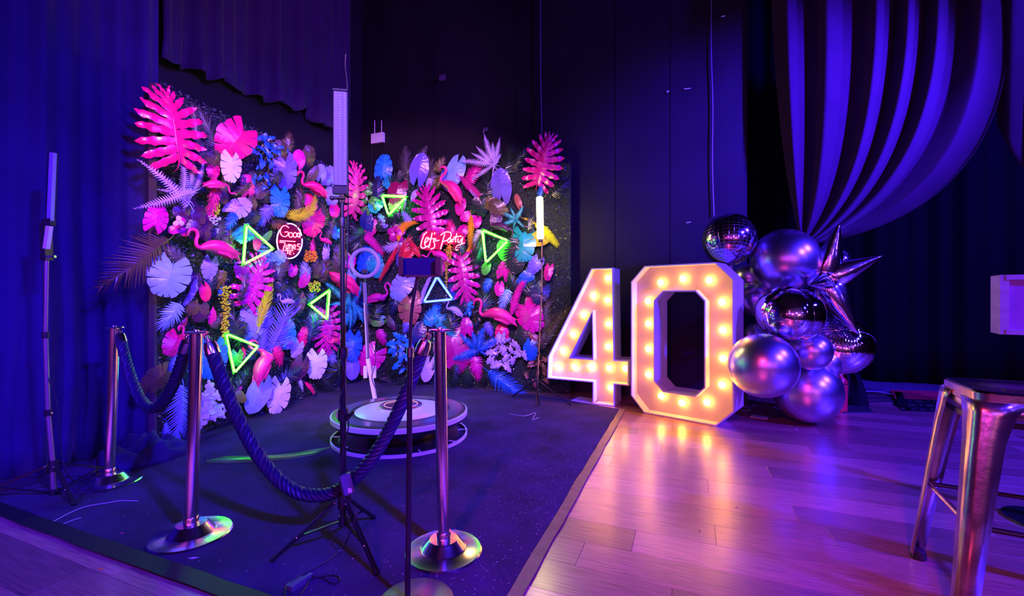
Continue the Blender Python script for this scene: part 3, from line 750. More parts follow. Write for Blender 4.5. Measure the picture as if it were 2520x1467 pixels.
cluster('flower_string', 'gold', 1107, 622, 8, 30, 110, 1.7, 'hanging string of gold beads', seed=2, vertical=True, off=.16)
cluster('flower_string', 'gold', 1099, 670, 5, 64, 130, 1.6, 'hanging string of gold beads', seed=3, vertical=True, off=.16)
cluster('blossom_sprig', 'yellow', 532, 515, 10, 20, 60, 2.2, 'yellow blossom sprig', seed=4)
cluster('blossom_sprig', 'cream', 526, 540, 17, 13, 70, 2.2, 'pale blossom sprig', seed=5)
cluster('flower_head', 'orange', 764, 630, 17, 16, 60, 3.4, 'orange flower head', seed=7)
cluster('flower_head', 'yellow', 774, 705, 16, 15, 90, 2.2, 'yellow flower head', seed=8)

# ------------------------------------------------------------------ flamingos fixed among the leaves
NECKS = {
 'U': [(.34, -.06, .15), (.45, -.12, .085), (.55, -.09, .066), (.60, .04, .060), (.60, .17, .058), (.65, .27, .062), (.74, .30, .074), (.82, .25, .060), (.84, .16, .040), (.82, .08, .012)],
 'S': [(.34, .06, .14), (.44, .10, .080), (.50, .22, .062), (.46, .36, .058), (.42, .48, .058), (.46, .60, .060), (.56, .64, .072), (.64, .58, .058), (.66, .49, .040), (.64, .41, .012)],
 'D': [(.34, .05, .14), (.44, .06, .080), (.54, .0, .060), (.58, -.14, .055), (.60, -.27, .055), (.68, -.33, .055), (.78, -.31, .066), (.86, -.30, .054), (.92, -.34, .030), (.96, -.38, .010)],
 'C': [(.30, .14, .15), (.36, .26, .090), (.34, .40, .066), (.30, .54, .060), (.34, .66, .060), (.45, .70, .074), (.53, .63, .058), (.52, .53, .040), (.48, .45, .012)],
 'O': [(.34, .02, .15), (.44, .02, .09), (.50, .03, .03)]}
BODY = [(-.66, -.16, .010), (-.56, -.10, .07), (-.42, -.04, .16), (-.25, .02, .235), (-.06, .05, .270), (.12, .04, .255), (.25, -.01, .20)]
M_beak = mat('black_beak', (0.02, 0.015, 0.02), 0.4)
def flamingo(px, py, size, ang, flip, neck, color, label, off=None):
    """size = body length in px of the photo; flip -1 faces left"""
    if off is None: off = .10 + .0016 * size + (.05 if px < 884 else 0)
    root, p, M3, s = frame_at(px, py, off, 90, 0.0, 0.55)
    L = size * s; X = M3.col[0].normalized(); Z = M3.col[1].normalized(); N = M3.col[2].normalized()
    ca, sa = math.cos(R(ang)), math.sin(R(ang))
    def w(x, z, n=0):
        x, z = x * flip, z
        return p + (X * (x * ca - z * sa) + Z * (x * sa + z * ca) + N * n) * L
    t = thing('flamingo', label, 'flamingo', tuple(p), 'plastic flamingos on the flower wall')
    path = [(a, b, c) for a, b, c in BODY + NECKS[neck]]
    pts = catmull([Vector(q) for q in path], 4)
    mb = MB(); mb.tube([w(q.x, q.y) for q in pts], [max(.004, q.z) * L for q in pts], 14, flat=.72, up=N)
    mb.build('body', mat('flamingo_' + color, PAL[color], 0.42, var=0.08, vscale=12, bump=0.25, bscale=26), t)
    e = NECKS[neck][-3:]
    if neck != 'O':
        mb = MB(); mb.tube([w(q[0], q[1]) for q in e], [e[0][2] * L * 1.02, e[1][2] * L * 1.06, .014 * L], 8, flat=.7)
        mb.build('beak', M_beak if size > 60 else mat('flamingo_' + color, PAL[color]), t)
    for sg in (1, -1):                                  # folded wings lie on the sides of the body
        mb = MB()
        for k in range(6):
            z0 = .10 - k * .042; x0 = .16 - k * .02; x1 = -.40 - .035 * (5 - k)
            mb.tube([w(x0, z0, sg * .165), w((x0 + x1) / 2, z0 - .005, sg * .195), w(x1, z0 - .07, sg * .110)], [.035 * L, .036 * L, .012 * L], 6, flat=.45)
        mb.build('wing', mat('flamingo_' + color, PAL[color]), t)
    nn_ = side_of(px)[2]
    MB().tube([w(-.1, .0, -.1), p - nn_ * (off + .01)], .006, 6).build('stake', M_bplast, t)
    return t
FL = [(538, 612, 86, -14, -1, 'U', 'pink', 'large pink flamingo facing left below the plum orchid'),
      (533, 455, 50, 5, 1, 'D', 'pink', 'small pale pink flamingo with hanging neck under the white leaf'),
      (775, 462, 60, -18, -1, 'U', 'hotpink', 'hot pink flamingo sitting above the yellow curled feather'),
      (650, 898, 80, 60, 1, 'C', 'pink', 'pink flamingo standing upright above the lilac heart leaf'),
      (800, 592, 30, -10, -1, 'S', 'pink', 'tiny pink flamingo right of the round neon sign'),
      (706, 742, 32, 6, -1, 'S', 'lilac', 'tiny lilac flamingo right of the yellow feather'),
      (822, 839, 32, 20, -1, 'S', 'pink', 'tiny pink flamingo beside the light stick pole'),
      (845, 693, 84, -28, -1, 'O', 'hotpink', 'hot pink flamingo half hidden behind the tall light stick pole'),
      (928, 734, 54, 6, 1, 'S', 'fuchsia', 'magenta flamingo facing right under the ring light'),
      (1114, 466, 70, -50, -1, 'U', 'pink', 'coral pink flamingo before the pale blue heart leaf'),
      (1082, 628, 46, -20, -1, 'D', 'fuchsia', 'magenta flamingo peeking out above the tablet holder'),
      (1226, 776, 80, -16, -1, 'U', 'pink', 'large pink flamingo facing left above the lilac ivy'),
      (1120, 764, 40, -30, -1, 'U', 'lilac', 'small lilac flamingo right of the blue neon triangle'),
      (480, 826, 48, 10, -1, 'S', 'pink', 'pink flamingo hidden behind the middle stanchion post'),
      (1236, 560, 50, -20, 1, 'D', 'plum', 'dusky plum flamingo above the right green neon triangle')]
for f in FL: flamingo(*f)

# ------------------------------------------------------------------ neon signs
def neon_mats(c, core, name, s):
    return glow('neon_core_' + name, core, s), glow('neon_glow_' + name, c, 2.4)
M_acryl = mat('clear_acrylic', (0.9, 0.85, 0.9), 0.08, alpha=0.10)
M_gc, M_gg = neon_mats((0.05, 1.0, 0.015), (0.0145, 1.0, 0.0075), 'green', 60.0)
M_bc, M_bg = neon_mats((0.03, 0.10, 1.0), (0.010, 0.017, 1.0), 'blue', 50.0)
M_pc, M_pg = neon_mats((1.0, 0.02, 0.12), (1.0, 0.013, 0.020), 'pink', 70.0)
M_wc, M_wg = neon_mats((0.25, 0.2, 1.0), (0.8, 0.8, 1.0), 'white', 4.0)
def tri(pts, label, core, rim, off=.22, open_=None, hidden=None):
    ctr = Vector((sum(q[0] for q in pts) / 3, sum(q[1] for q in pts) / 3))
    root, q_, nn = side_of(ctr.x)
    nf = (nn * .5 + (EYE - on_plane(ctr.x, ctr.y, q_, nn)).normalized() * .5).normalized()
    c0 = on_plane(ctr.x, ctr.y, q_ + nn * off, nn)
    W_ = [on_plane(x, y, c0, nf) for x, y in pts]
    t = thing('neon_triangle', label, 'neon sign', tuple(c0), 'neon triangles on the flower wall')
    s = c0.y / F; r = 2.6 * s
    for i in range(3):
        a, b = W_[i], W_[(i + 1) % 3]; d = (b - a).normalized()
        mb = MB(); mb.tube([a + d * r, b - d * r], r, 10)
        mb.build('tube', core, t)
    mb = MB(); mb.tube([*[w_ - nf * r * .9 for w_ in W_], W_[0] - nf * r * .9, W_[0] * .5 + W_[1] * .5 - nf * r * .9], r * 1.75, 8)
    mb.build('glow_fringe', rim, t)  # wider, dimmer emitter added behind the core to draw its coloured glow edge
    mb = MB()
    for w_ in W_: mb.tube([w_ - nf * r, w_ - nn * (off * .9)], .006, 6)
    mb.build('standoff', M_bplast, t)
    return t
tri([(607, 553), (673, 612), (599, 650)], 'green neon triangle left of the round neon sign', M_gc, M_gg)
tri([(940, 481), (1000, 484), (956, 529)], 'green neon triangle half covered by a dark red leaf at the top', M_gc, M_gg, off=.16)
tri([(811, 714), (805, 785), (762, 749)], 'green neon triangle left of the teal fern', M_gc, M_gg)
tri([(556, 821), (635, 852), (577, 917)], 'large green neon triangle beside the thick rope', M_gc, M_gg)
tri([(1187, 566), (1250, 592), (1196, 646)], 'green neon triangle left of the teal monstera leaf', M_gc, M_gg)
tri([(1075, 680), (1114, 736), (1043, 743)], 'blue neon triangle below the tablet holder', M_bc, M_bg)

def zoomed(strokes, ox, oy, sc): return [[(ox + x / sc, oy + y / sc) for x, y in st] for st in strokes]
def neon_text(name, label, strokes, px, py, off, outline, core, rim, r_px, plate_col, extra=None):
    root, q_, nn = side_of(px)
    c0 = on_plane(px, py, q_ + nn * off, nn); nf = (nn * .45 + (EYE - c0).normalized() * .55).normalized(); s = c0.y / F
    t = thing(name, label, 'neon sign', tuple(c0))
    pl = [on_plane(x, y, c0 - nf * (r_px * s * 2.2 + .006), nf) for x, y in outline]; n = len(pl)
    mb = MB(); mb.add(pl + [q - nf * .006 for q in pl], [tuple(range(n)), tuple(range(n, 2 * n))[::-1]] + [(i, n + i, n + (i + 1) % n, (i + 1) % n) for i in range(n)])
    mb.build('acrylic_panel', plate_col, t, smooth=False)
    mb = MB(); mb2 = MB()
    def emit(sts, c, g, nm):
        a = MB(); b = MB()
        for st in sts:
            w_ = catmull([on_plane(x, y, c0, nf) for x, y in st], 5)
            if len(w_) < 2: continue
            a.tube(w_, r_px * s, 8); b.tube([q - nf * r_px * s * .7 for q in w_], r_px * s * 1.45, 8, flat=1)
        a.build(nm, c, t); b.build('glow_fringe', g, t)  # second tube is an added emitter drawing the coloured glow edge
    emit(strokes, core, rim, 'lettering')
    if extra: emit(extra[0], extra[1], extra[2], 'oval_outline')
    mb = MB()
    for k in (0, n // 2):
        mb.tube([pl[k], pl[k] - nn * (off * .9)], .004, 6)
    mb.build('standoff', M_bplast, t)
GOOD = [[(800, 170), (770, 148), (735, 155), (712, 200), (725, 245), (762, 260), (790, 240), (790, 212), (758, 214)],
        [(820, 216), (802, 230), (802, 254), (820, 267), (838, 254), (838, 230), (820, 216)],
        [(864, 216), (847, 230), (847, 254), (864, 267), (880, 254), (880, 230), (864, 216)],
        [(912, 240), (898, 222), (887, 240), (896, 264), (912, 250)], [(917, 188), (914, 230), (916, 272)],
        [(708, 302), (790, 306), (866, 311)], [(705, 318), (745, 320), (760, 328), (748, 370), (735, 420), (728, 455)],
        [(775, 345), (770, 372), (776, 392), (788, 380)], [(790, 392), (793, 345), (806, 345), (808, 390)], [(808, 360), (822, 342), (832, 360), (833, 392)],
        [(844, 374), (868, 366), (862, 344), (846, 352), (846, 382), (872, 388)], [(915, 338), (893, 338), (890, 355), (912, 368), (912, 388), (888, 392)],
        [(755, 402), (800, 404), (845, 402)], [(788, 402), (786, 440)], [(826, 420), (808, 420), (806, 438), (824, 442)], [(848, 428), (852, 440)]]
def arc(cx, cy, rx, ry, a0, a1, n=14): return [(cx + rx * math.cos(R(lerp(a0, a1, k / n))), cy - ry * math.sin(R(lerp(a0, a1, k / n)))) for k in range(n + 1)]
OV = [arc(808, 305, 130, 180, 18, 50), arc(808, 305, 130, 180, 56, 100), arc(808, 305, 130, 180, 140, 235, 24), arc(808, 305, 130, 180, 250, 368, 30)]
M_plate_p = mat('pink_glow_tint_acrylic', (0.16, 0.006, 0.03), 0.15, alpha=0.80)  # clear plate; the lettering's pink glow is put into its base colour
M_plate_r = mat('red_glow_tint_acrylic', (0.45, 0.02, 0.07), 0.15, alpha=0.75)  # clear plate too, with the red neon glow tinted into its colour
neon_text('neon_sign', 'round neon sign with pink Good Times lettering in a blue oval', zoomed(GOOD, 520, 520, 4.1925), 712, 593, .16, zoomed([arc(808, 305, 142, 192, 0, 360, 40)[:-1]], 520, 520, 4.1925)[0], M_pc, M_pg, 1.15, M_plate_p, (zoomed(OV, 520, 520, 4.1925), M_wc, M_wg))
PARTY = [[(968, 1218), (940, 1245), (915, 1310), (905, 1365), (925, 1385), (962, 1372)], [(940, 1338), (972, 1310), (984, 1280), (962, 1280), (945, 1320), (950, 1362), (978, 1366), (1000, 1340)],
         [(1022, 1225), (1005, 1300), (985, 1385)], [(972, 1292), (1052, 1286)], [(1050, 1222), (1042, 1245)], [(1064, 1288), (1036, 1308), (1046, 1340), (1042, 1378), (1005, 1396)], [(1050, 1312), (1094, 1304)],
         [(1152, 1238), (1130, 1310), (1106, 1396)], [(1108, 1252), (1158, 1220), (1208, 1224), (1216, 1258), (1182, 1300), (1130, 1316)], [(1218, 1290), (1192, 1284), (1180, 1312), (1195, 1326), (1216, 1294), (1216, 1326)],
         [(1236, 1284), (1230, 1326)], [(1232, 1302), (1256, 1282)], [(1276, 1232), (1262, 1300), (1266, 1326)], [(1240, 1272), (1325, 1260)], [(1290, 1285), (1286, 1315), (1302, 1326), (1328, 1284)],
         [(1338, 1268), (1322, 1338), (1290, 1400), (1264, 1396), (1276, 1364), (1312, 1346), (1356, 1330)]]
OUTP = [(893, 1395), (900, 1300), (945, 1208), (985, 1202), (1060, 1210), (1075, 1260), (1100, 1235), (1165, 1205), (1215, 1210), (1240, 1250), (1280, 1218), (1345, 1240), (1372, 1320), (1330, 1370), (1300, 1418), (1250, 1415), (1240, 1350), (1140, 1345), (1110, 1408), (1060, 1400), (1000, 1412), (930, 1402)]
neon_text('neon_sign', "white and pink Let's Party neon sign above the tablet holder", zoomed(PARTY, 820, 280, 4.1925), 1090, 592, .20, zoomed([OUTP], 820, 280, 4.1925)[0], M_pc, M_pg, 1.5, M_plate_r)
# ------------------------------------------------------------------ marquee numbers
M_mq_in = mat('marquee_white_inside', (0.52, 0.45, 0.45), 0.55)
M_bulb = glow('warm_bulb', (1.0, 0.36, 0.05), 34.0)
M_sock = mat('bulb_socket', (0.6, 0.55, 0.5), 0.4)
def marquee(name, label, o, ang, outer, inner, bulbs, depth, rec):
    u = Vector((math.cos(R(ang)), -math.sin(R(ang)), 0)); n = Vector((-u.y, u.x, 0)); n = n if n.y > 0 else -n      # n points back
    t = thing(name, label, 'marquee number', (o.x, o.y, 0), 'marquee numbers')
    def w(q, d): return Vector((o.x, o.y, 0.002)) + u * q[0] + Vector((0, 0, q[1])) + n * d
    # back panel with its opening
    bm = bmesh.new()
    def loop(pts, d): return [bm.verts.new(w(q, d) - Vector((o.x, o.y, 0))) for q in pts]
    es = []
    for pts in (outer, inner):
        vs = loop(pts, rec); es += [bm.edges.new((vs[i], vs[(i + 1) % len(vs)])) for i in range(len(vs))]
    bmesh.ops.triangle_fill(bm, use_beauty=True, edges=es)
    ext = bmesh.ops.extrude_face_region(bm, geom=bm.faces[:])
    bmesh.ops.translate(bm, vec=n * 0.01, verts=[v for v in ext['geom'] if isinstance(v, bmesh.types.BMVert)])
    bmesh.ops.recalc_face_normals(bm, faces=bm.faces)
    me = bpy.data.meshes.new('back_panel'); bm.to_mesh(me); bm.free(); me.materials.append(M_mq_in)
    bp = bpy.data.objects.new('back_panel', me); COL.objects.link(bp); bp.parent = t; reg(bp, t.location)
    # side boards, one per edge
    th = 0.012
    for pts, sgn in ((outer, 1), (inner, -1)):
        ctr = Vector((sum(q[0] for q in pts), sum(q[1] for q in pts))) / len(pts)
        area = sum(pts[i][0] * pts[(i + 1) % len(pts)][1] - pts[(i + 1) % len(pts)][0] * pts[i][1] for i in range(len(pts)))
        ccw = area > 0; m = len(pts); off = []
        for i in range(m):                                            # mitred offset towards the tray's inside
            a, b, c = Vector(pts[i - 1]), Vector(pts[i]), Vector(pts[(i + 1) % m])
            n1 = Vector((-(b - a).y, (b - a).x)).normalized(); n2 = Vector((-(c - b).y, (c - b).x)).normalized()
            if not ccw: n1, n2 = -n1, -n2
            bis = (n1 + n2).normalized(); k = th / max(.35, bis.dot(n1))
            off.append(b + bis * k * (1 if sgn > 0 else -1))
        for i in range(m):
            j = (i + 1) % m
            mb = MB(); P4 = [pts[i], pts[j], off[j], off[i]]
            mb.add([w(q, d) for d in (0, depth) for q in P4], [(0, 1, 2, 3), (7, 6, 5, 4), (0, 4, 5, 1), (1, 5, 6, 2), (2, 6, 7, 3), (3, 7, 4, 0)])
            fix_normals(mb.build('side_board', M_wpaint, t, smooth=False))
    bm0 = None
    for q in bulbs:
        c = w((q[0] - .018, q[1]), rec)
        M3 = Matrix((u, Vector((0, 0, 1)), -n)).transposed()
        if bm0 is None:
            s = MB().lathe((0, 0, 0), [(.019, 0), (.019, .008), (.014, .013)], 12); so_ = s.build('bulb_socket', M_sock, t); sm = so_.data; bpy.data.objects.remove(so_)
            b2 = MB().lathe((0, 0, 0), [(.014, .012), (.023, .018), (.030, .030), (.031, .040), (.025, .053), (.011, .062), (.001, .064)], 14)
            bo_ = b2.build('bulb', M_bulb, t); bmsh = bo_.data; bpy.data.objects.remove(bo_)
            sm.transform(Matrix.Translation(Vector(t.location))); bmsh.transform(Matrix.Translation(Vector(t.location)))
            bm0 = True
        s = bpy.data.objects.new('bulb_socket', sm); COL.objects.link(s); s.parent = t
        s.matrix_local = Matrix.Translation(c - Vector(t.location)) @ M3.to_4x4()
        b = bpy.data.objects.new('bulb', bmsh); COL.objects.link(b); b.parent = s
    return t
M4_o = Vector((.8326, 4.5833, 0)); M0_o = Vector((1.2610, 4.2293, 0))
marquee('marquee_number', 'white light-up marquee number 4 with warm bulbs beside the zero', M4_o, 27.0,
        [(0, 0), (.229, 0), (.229, .222), (.372, .222), (.372, .474), (.229, .474), (.213, 1.405), (-.012, 1.405), (-.497, .464), (-.507, .222), (0, .222)],
        [(-.006, .936), (0, .468), (-.240, .468)],
        [(.16, 1.304), (.004, 1.12), (.155, 1.075), (-.104, .917), (.166, .83), (-.22, .707), (.163, .595), (-.332, .517), (-.395, .345), (-.205, .36), (-.022, .366), (.172, .372), (.340, .38), (.185, .17)], .29, .115)
mqz = marquee('marquee_number', 'white light-up marquee number 0 with warm bulbs beside the silver balloons', M0_o, 42.35,
        [(0, 0), (.655, 0), (.797, .148), (.797, 1.256), (.655, 1.405), (.005, 1.405), (-.137, 1.256), (-.137, .148)],
        [(.19, 1.155), (.478, 1.155), (.556, 1.07), (.556, .322), (.478, .237), (.19, .237), (.107, .322), (.107, 1.07)],
        [(.151, 1.245), (.363, 1.276), (.594, 1.255), (.701, 1.063), (.708, .82), (.708, .577), (.701, .349), (.574, .177), (.354, .138), (.158, .172), (.03, .359), (.03, .606), (.03, .85), (.028, 1.067)], .28, .105)
mb = MB(); fp = G(1440, 989); mb.box(fp + Vector((0.02, .05, .008)), (.26, .20, .012), Matrix.Rotation(R(-31.5), 3, 'Z'))
tag(mb.build('base_board', M_wpaint, smooth=False, org=tuple(fp)), 'white foot board lying on the carpet under the number 4', 'board')

# ------------------------------------------------------------------ stanchions and ropes
def stanchion(px, py, ptx, pty, label, rb=.163):
    g = G(px, py); t = thing('stanchion', label, 'stanchion', (g.x, g.y, tq), 'rope stanchions')
    g = Vector((g.x, g.y, tq)); top = P(ptx, pty, g.y)
    MB().lathe(g, [(rb, 0), (rb + .002, .005), (rb - .004, .010), (.098, .016), (.092, .019), (.066, .052), (.060, .056), (.001, .058)], 64).build('base', M_chrome, t, angle=30)
    MB().lathe(g, [(.031, .056), (.031, .085), (.029, .088)], 32).build('collar', M_chrome, t)
    MB().tube([g + Vector((0, 0, .057)), top - Vector((0, 0, .002))], .0262, 32).build('post', M_chrome, t)
    MB().lathe(top, [(.046, -.003), (.048, .0), (.046, .004), (.012, .006), (.010, .012), (.001, .014)], 32).build('top_cap', M_chrome, t)
    mb = MB(); mb.ring(top + Vector((0, 0, .001)), .040, .004, 24, 6); mb.build('hook_ring', M_chrome, t)
    return top
sA = stanchion(270, 1190, 281, 806, 'polished steel stanchion farthest from the camera, beside the left curtain', .152)
sB = stanchion(471, 1320, 483, 818, 'polished steel stanchion with green light on its base, holding both ropes')
sC = stanchion(1092, 1360, 1082, 813, 'polished steel stanchion with pink light on its base, right end of the rope')
def rope(name, label, p0, p1, sag, pw, rad, skew=0.0, twist=.15):
    t = thing(name, label, 'rope', tuple((p0 + p1) / 2 - Vector((0, 0, sag))), 'barrier ropes')
    N = 150; pts = []
    for i in range(N + 1):
        u = i / N
        q = p0.lerp(p1, u); k = 1 - abs(2 * u - 1) ** pw
        pts.append(q - Vector((0, 0, sag * k)))
    cut = 0.052; L = 0; a = 0
    acc = [0]
    for i in range(N): acc.append(acc[-1] + (pts[i + 1] - pts[i]).length)
    tot = acc[-1]
    i0 = next(i for i in range(N) if acc[i] > .085); i1 = next(i for i in range(N, 0, -1) if tot - acc[i] > .085)
    def at(d):
        for i in range(N):
            if acc[i + 1] >= d: return pts[i].lerp(pts[i + 1], (d - acc[i]) / max(1e-6, acc[i + 1] - acc[i]))
        return pts[-1]
    n2 = int(tot / .0065); NS_ = 6
    core = [at(.09 + (tot - .18) * i / n2) for i in range(n2 + 1)]
    tprev = (core[1] - core[0]).normalized(); ax = tprev.cross(Vector((0.3, 1, 0))).normalized()
    paths = [[] for _ in range(NS_)]
    for i in range(n2 + 1):
        tg = (core[min(i + 1, n2)] - core[max(i - 1, 0)]).normalized(); ax = (ax - tg * ax.dot(tg)).normalized(); ay = tg.cross(ax)
        d = (tot - .18) * i / n2
        for k in range(NS_):
            ph = 2 * math.pi * (d / twist + k / NS_)
            paths[k].append(core[i] + (ax * math.cos(ph) + ay * math.sin(ph)) * rad * .66)
    for k in range(NS_):
        mb = MB(); mb.tube(paths[k], rad * .37, 7); mb.build('strand', M_rope, t)
    for e, s in ((0, 1), (1, -1)):
        ds = [.03, .035, .06, .092, .094] ; rr = [.010, .024, rad * 1.06, rad * 1.10, rad * .9]
        cps = [at(d if s > 0 else tot - d) for d in ds]
        MB().tube(cps, rr, 20).build('end_cap', M_chrome, t)
        h = [at((d if s > 0 else tot - d)) for d in (.004, .018, .032)]
        MB().tube(h, [.006, .008, .007], 8).build('snap_hook', M_chrome, t)
        up = at(.012 if s > 0 else tot - .012)
        MB().ring(up + Vector((0, 0, .0)), .015, .004, 20, 6, Matrix.Rotation(R(90), 3, 'X')).build('snap_hook', M_chrome, t)
rope('barrier_rope', 'thick twisted navy rope hanging from the left stanchion to the middle one', sA + Vector((.046, -.02, -.012)), sB + Vector((-.046, .02, -.012)), .40, 2.0, .026)
rope('barrier_rope', 'thick twisted navy rope sagging between the middle and right stanchions', sB + Vector((.050, .0, -.012)), sC + Vector((-.050, .0, -.012)), .72, 2.15, .029)

# ------------------------------------------------------------------ light stands
M_diff = mat('white_led_diffuser', (0.26, 0.22, 0.40), 0.35)
M_led = mat('led_chip', (0.45, 0.42, 0.5), 0.4)
def tripod(t, g, feet, hz, hub_z, brace_z, r=.010):
    """feet: ground points; legs run from a sliding hub down to the feet, flat braces go back to the column"""
    for f in feet:
        a = Vector((g.x, g.y, hub_z)) + (Vector((f.x, f.y, 0)) - Vector((g.x, g.y, 0))).normalized() * .03
        b = Vector((f.x, f.y, tq + .008))
        mb = MB(); mb.bar(a, b, .017, .011); mb.build('leg', M_black, t, smooth=False)
        e = a.lerp(b, .62); c = Vector((g.x, g.y, brace_z))
        mb = MB(); mb.bar(c, e, .012, .006); mb.build('brace', M_black, t, smooth=False)
        mb = MB(); mb.bar(b - (b - a).normalized() * .015, b + (b - a).normalized() * .004, .022, .016); mb.build('rubber_foot', M_bplast, t, smooth=False)
        mb = MB(); mb.ball(e + Vector((0, -.009, .002)), .005, 8, 4); mb.ball(a + Vector((0, -.012, 0)), .005, 8, 4); mb.build('rivet', M_chrome, t)
    for z, rr, hh in ((hub_z, .022, .03), (brace_z, .018, .022)):
        MB().lathe((g.x, g.y, z), [(rr, -hh), (rr, hh)], 16).build('hub', M_bplast, t)

# tall light stick in front of the flower wall
g = G(848, 1356); g = Vector((-.734, 1.925, 0))
t = thing('light_stick_stand', 'tall black tripod stand carrying an upright white LED stick in front of the flower wall', 'light stand', tuple(g), 'LED light stands')
tripod(t, g, [G(672, 1386), G(928, 1420), G(920, 1280)], 0, P(848, 1232, g.y).z, P(850, 1280, g.y).z)
zt = P(840, 478, g.y).z; z1 = P(840, 868, g.y).z; z2 = P(840, 548, g.y).z
xo = lambda z: Vector((g.x - .004 * (z > 1), g.y, z))
MB().tube([xo(P(848, 1290, g.y).z), xo(z1)], .0130, 16).build('lower_tube', M_black, t)
MB().tube([xo(z1), xo(z2)], .0105, 16).build('middle_tube', M_black, t)
MB().tube([xo(z2), xo(zt)], .0075, 16).build('upper_tube', M_black, t)
zc = P(840, 1020, g.y).z
for z, rr, hh in ((z1, .019, .024), (z2, .015, .02), (zc, .020, .026)):
    MB().lathe(xo(z), [(rr, -hh), (rr + .002, 0), (rr, hh)], 16).build('clamp_collar', M_bplast, t)
mb = MB(); mb.tube([xo(zc) + Vector((.015, -.01, 0)), xo(zc) + Vector((.036, -.02, .004))], .006, 8); mb.bar(xo(zc) + Vector((.03, -.02, -.012)), xo(zc) + Vector((.055, -.024, .022)), .012, .008)
mb.build('clamp_knob', M_bplast, t)
hT = P(838, 224, g.y); hB = P(838, 477, g.y); hx = hT.x; hy = g.y; hw = 33 * g.y / F
MB().box((hx, hy + .004, (hT.z + hB.z) / 2), (hw, .020, hT.z - hB.z), Matrix.Rotation(R(12), 3, 'Z')).build('housing', mat('dark_violet_case', (.012, .010, .04), .5, spec=.15), t, smooth=False)
Rz = Matrix.Rotation(R(12), 3, 'Z'); zb = hB.z + .034
MB().box(Vector((hx, hy + .004, 0)) + Rz @ Vector((0, -.0125, 0)) + Vector((0, 0, (hT.z + zb) / 2 - .002)), (hw * .90, .006, hT.z - zb - .008), Rz).build('diffuser', mat('lavender_led_diffuser', (.080, .080, .26), .6, spec=.15), t, smooth=False)
mb = MB(); k = 0
nz = 36
for i in range(nz):
    z = lerp(zb + .012, hT.z - .014, i / (nz - 1))
    for fx in (-.30, .0, .32):
        c = Vector((hx, hy + .004, 0)) + Rz @ Vector((fx * hw, -.0162, 0)); c.z = z
        mb.box(c, (.0018, .0014, .0018), Rz)
mb.build('led_dots', M_led, t, smooth=False, kind='stuff')
mb = MB()
for i in range(nz):
    c = Vector((hx, hy + .004, 0)) + Rz @ Vector((-.13 * hw, -.0162, 0)); c.z = lerp(zb + .012, hT.z - .014, i / (nz - 1))
    mb.box(c, (.0010, .0016, .0045), Rz)
mb.build('led_slots', M_bplast, t, smooth=False, kind='stuff')
MB().box(Vector((hx, hy + .0, hB.z + .015)), (hw * 1.08, .030, .032), Rz).build('end_cap', mat('violet_black_cap', (.006, .003, .035), .5, spec=.1), t, smooth=False)
MB().box(Vector((hx, hy + .0, hT.z + .002)), (hw * 1.05, .024, .008), Rz).build('end_cap', mat('violet_black_cap', (.006, .003, .035), .5, spec=.1), t, smooth=False)
mb = MB(); mb.box(xo(zt - .010), (.018, .018, .05)); mb.tube([xo(zt - .018) + Vector((-.035, -.01, 0)), xo(zt - .018) + Vector((.02, -.01, 0))], .007, 10); mb.ball(xo(zt - .018) + Vector((-.040, -.01, 0)), .011, 10, 6)
mb.build('swivel_mount', M_bplast, t)
# its cord: up behind the head, down along the tube, wound loosely, to a plug on the floor
cd = [P(851, 132, 2.0), P(850, 165, 2.0), P(855, 215, 1.98), P(853, 300, 1.95), P(857, 480, 1.95), P(852, 700, 1.945), P(838, 860, 1.91), P(850, 930, 1.90), P(836, 990, 1.90), P(858, 1040, 1.90), P(842, 1120, 1.895), P(838, 1180, 1.89), P(848, 1225, 1.87), P(878, 1255, 1.84), P(862, 1310, 1.83)]
cd += [G(842, 1360) + Vector((0, 0, .02)), G(800, 1392) + Vector((0, 0, .012)), G(745, 1420) + Vector((0, 0, .011)), G(708, 1446) + Vector((0, 0, .012)), G(702, 1467) + Vector((0, 0, .012)), G(704, 1480) + Vector((0, 0, .012))]
o = MB().tube(catmull(cd, 6), .0028, 6).build('mains_cable', M_cable, org=tuple(cd[-4]))
tag(o, 'thin black cord running down the tall light stick stand to the floor', 'cord')
pa = thing('power_adapter', 'dark power adapter dangling from the tall light stick stand above its tripod', 'power adapter', tuple(P(852, 1190, 1.90)))
mb = MB(); c = P(855, 1190, 1.905); Rk = Matrix.Rotation(R(-14), 3, 'Y') @ Matrix.Rotation(R(20), 3, 'Z'); mb.box(c, (.042, .030, .085), Rk)
mb.build('case', mat('violet_grey_case', (.10, .09, .16), .45), pa, smooth=False)
MB().lathe(c + Rk @ Vector((.004, -.0155, -.026)), [(.011, 0), (.011, .002), (.006, .0025)], 16, Matrix.Rotation(R(90), 3, 'X')).build('round_sticker', M_white, pa)
MB().tube([c + Rk @ Vector((0, 0, -.042)), c + Vector((.01, -.01, -.07)), c + Vector((-.005, -.015, -.09)), c + Vector((.02, -.012, -.075)), c + Vector((.012, 0, -.045))], .0025, 6).build('cable_tie', M_cable, pa)

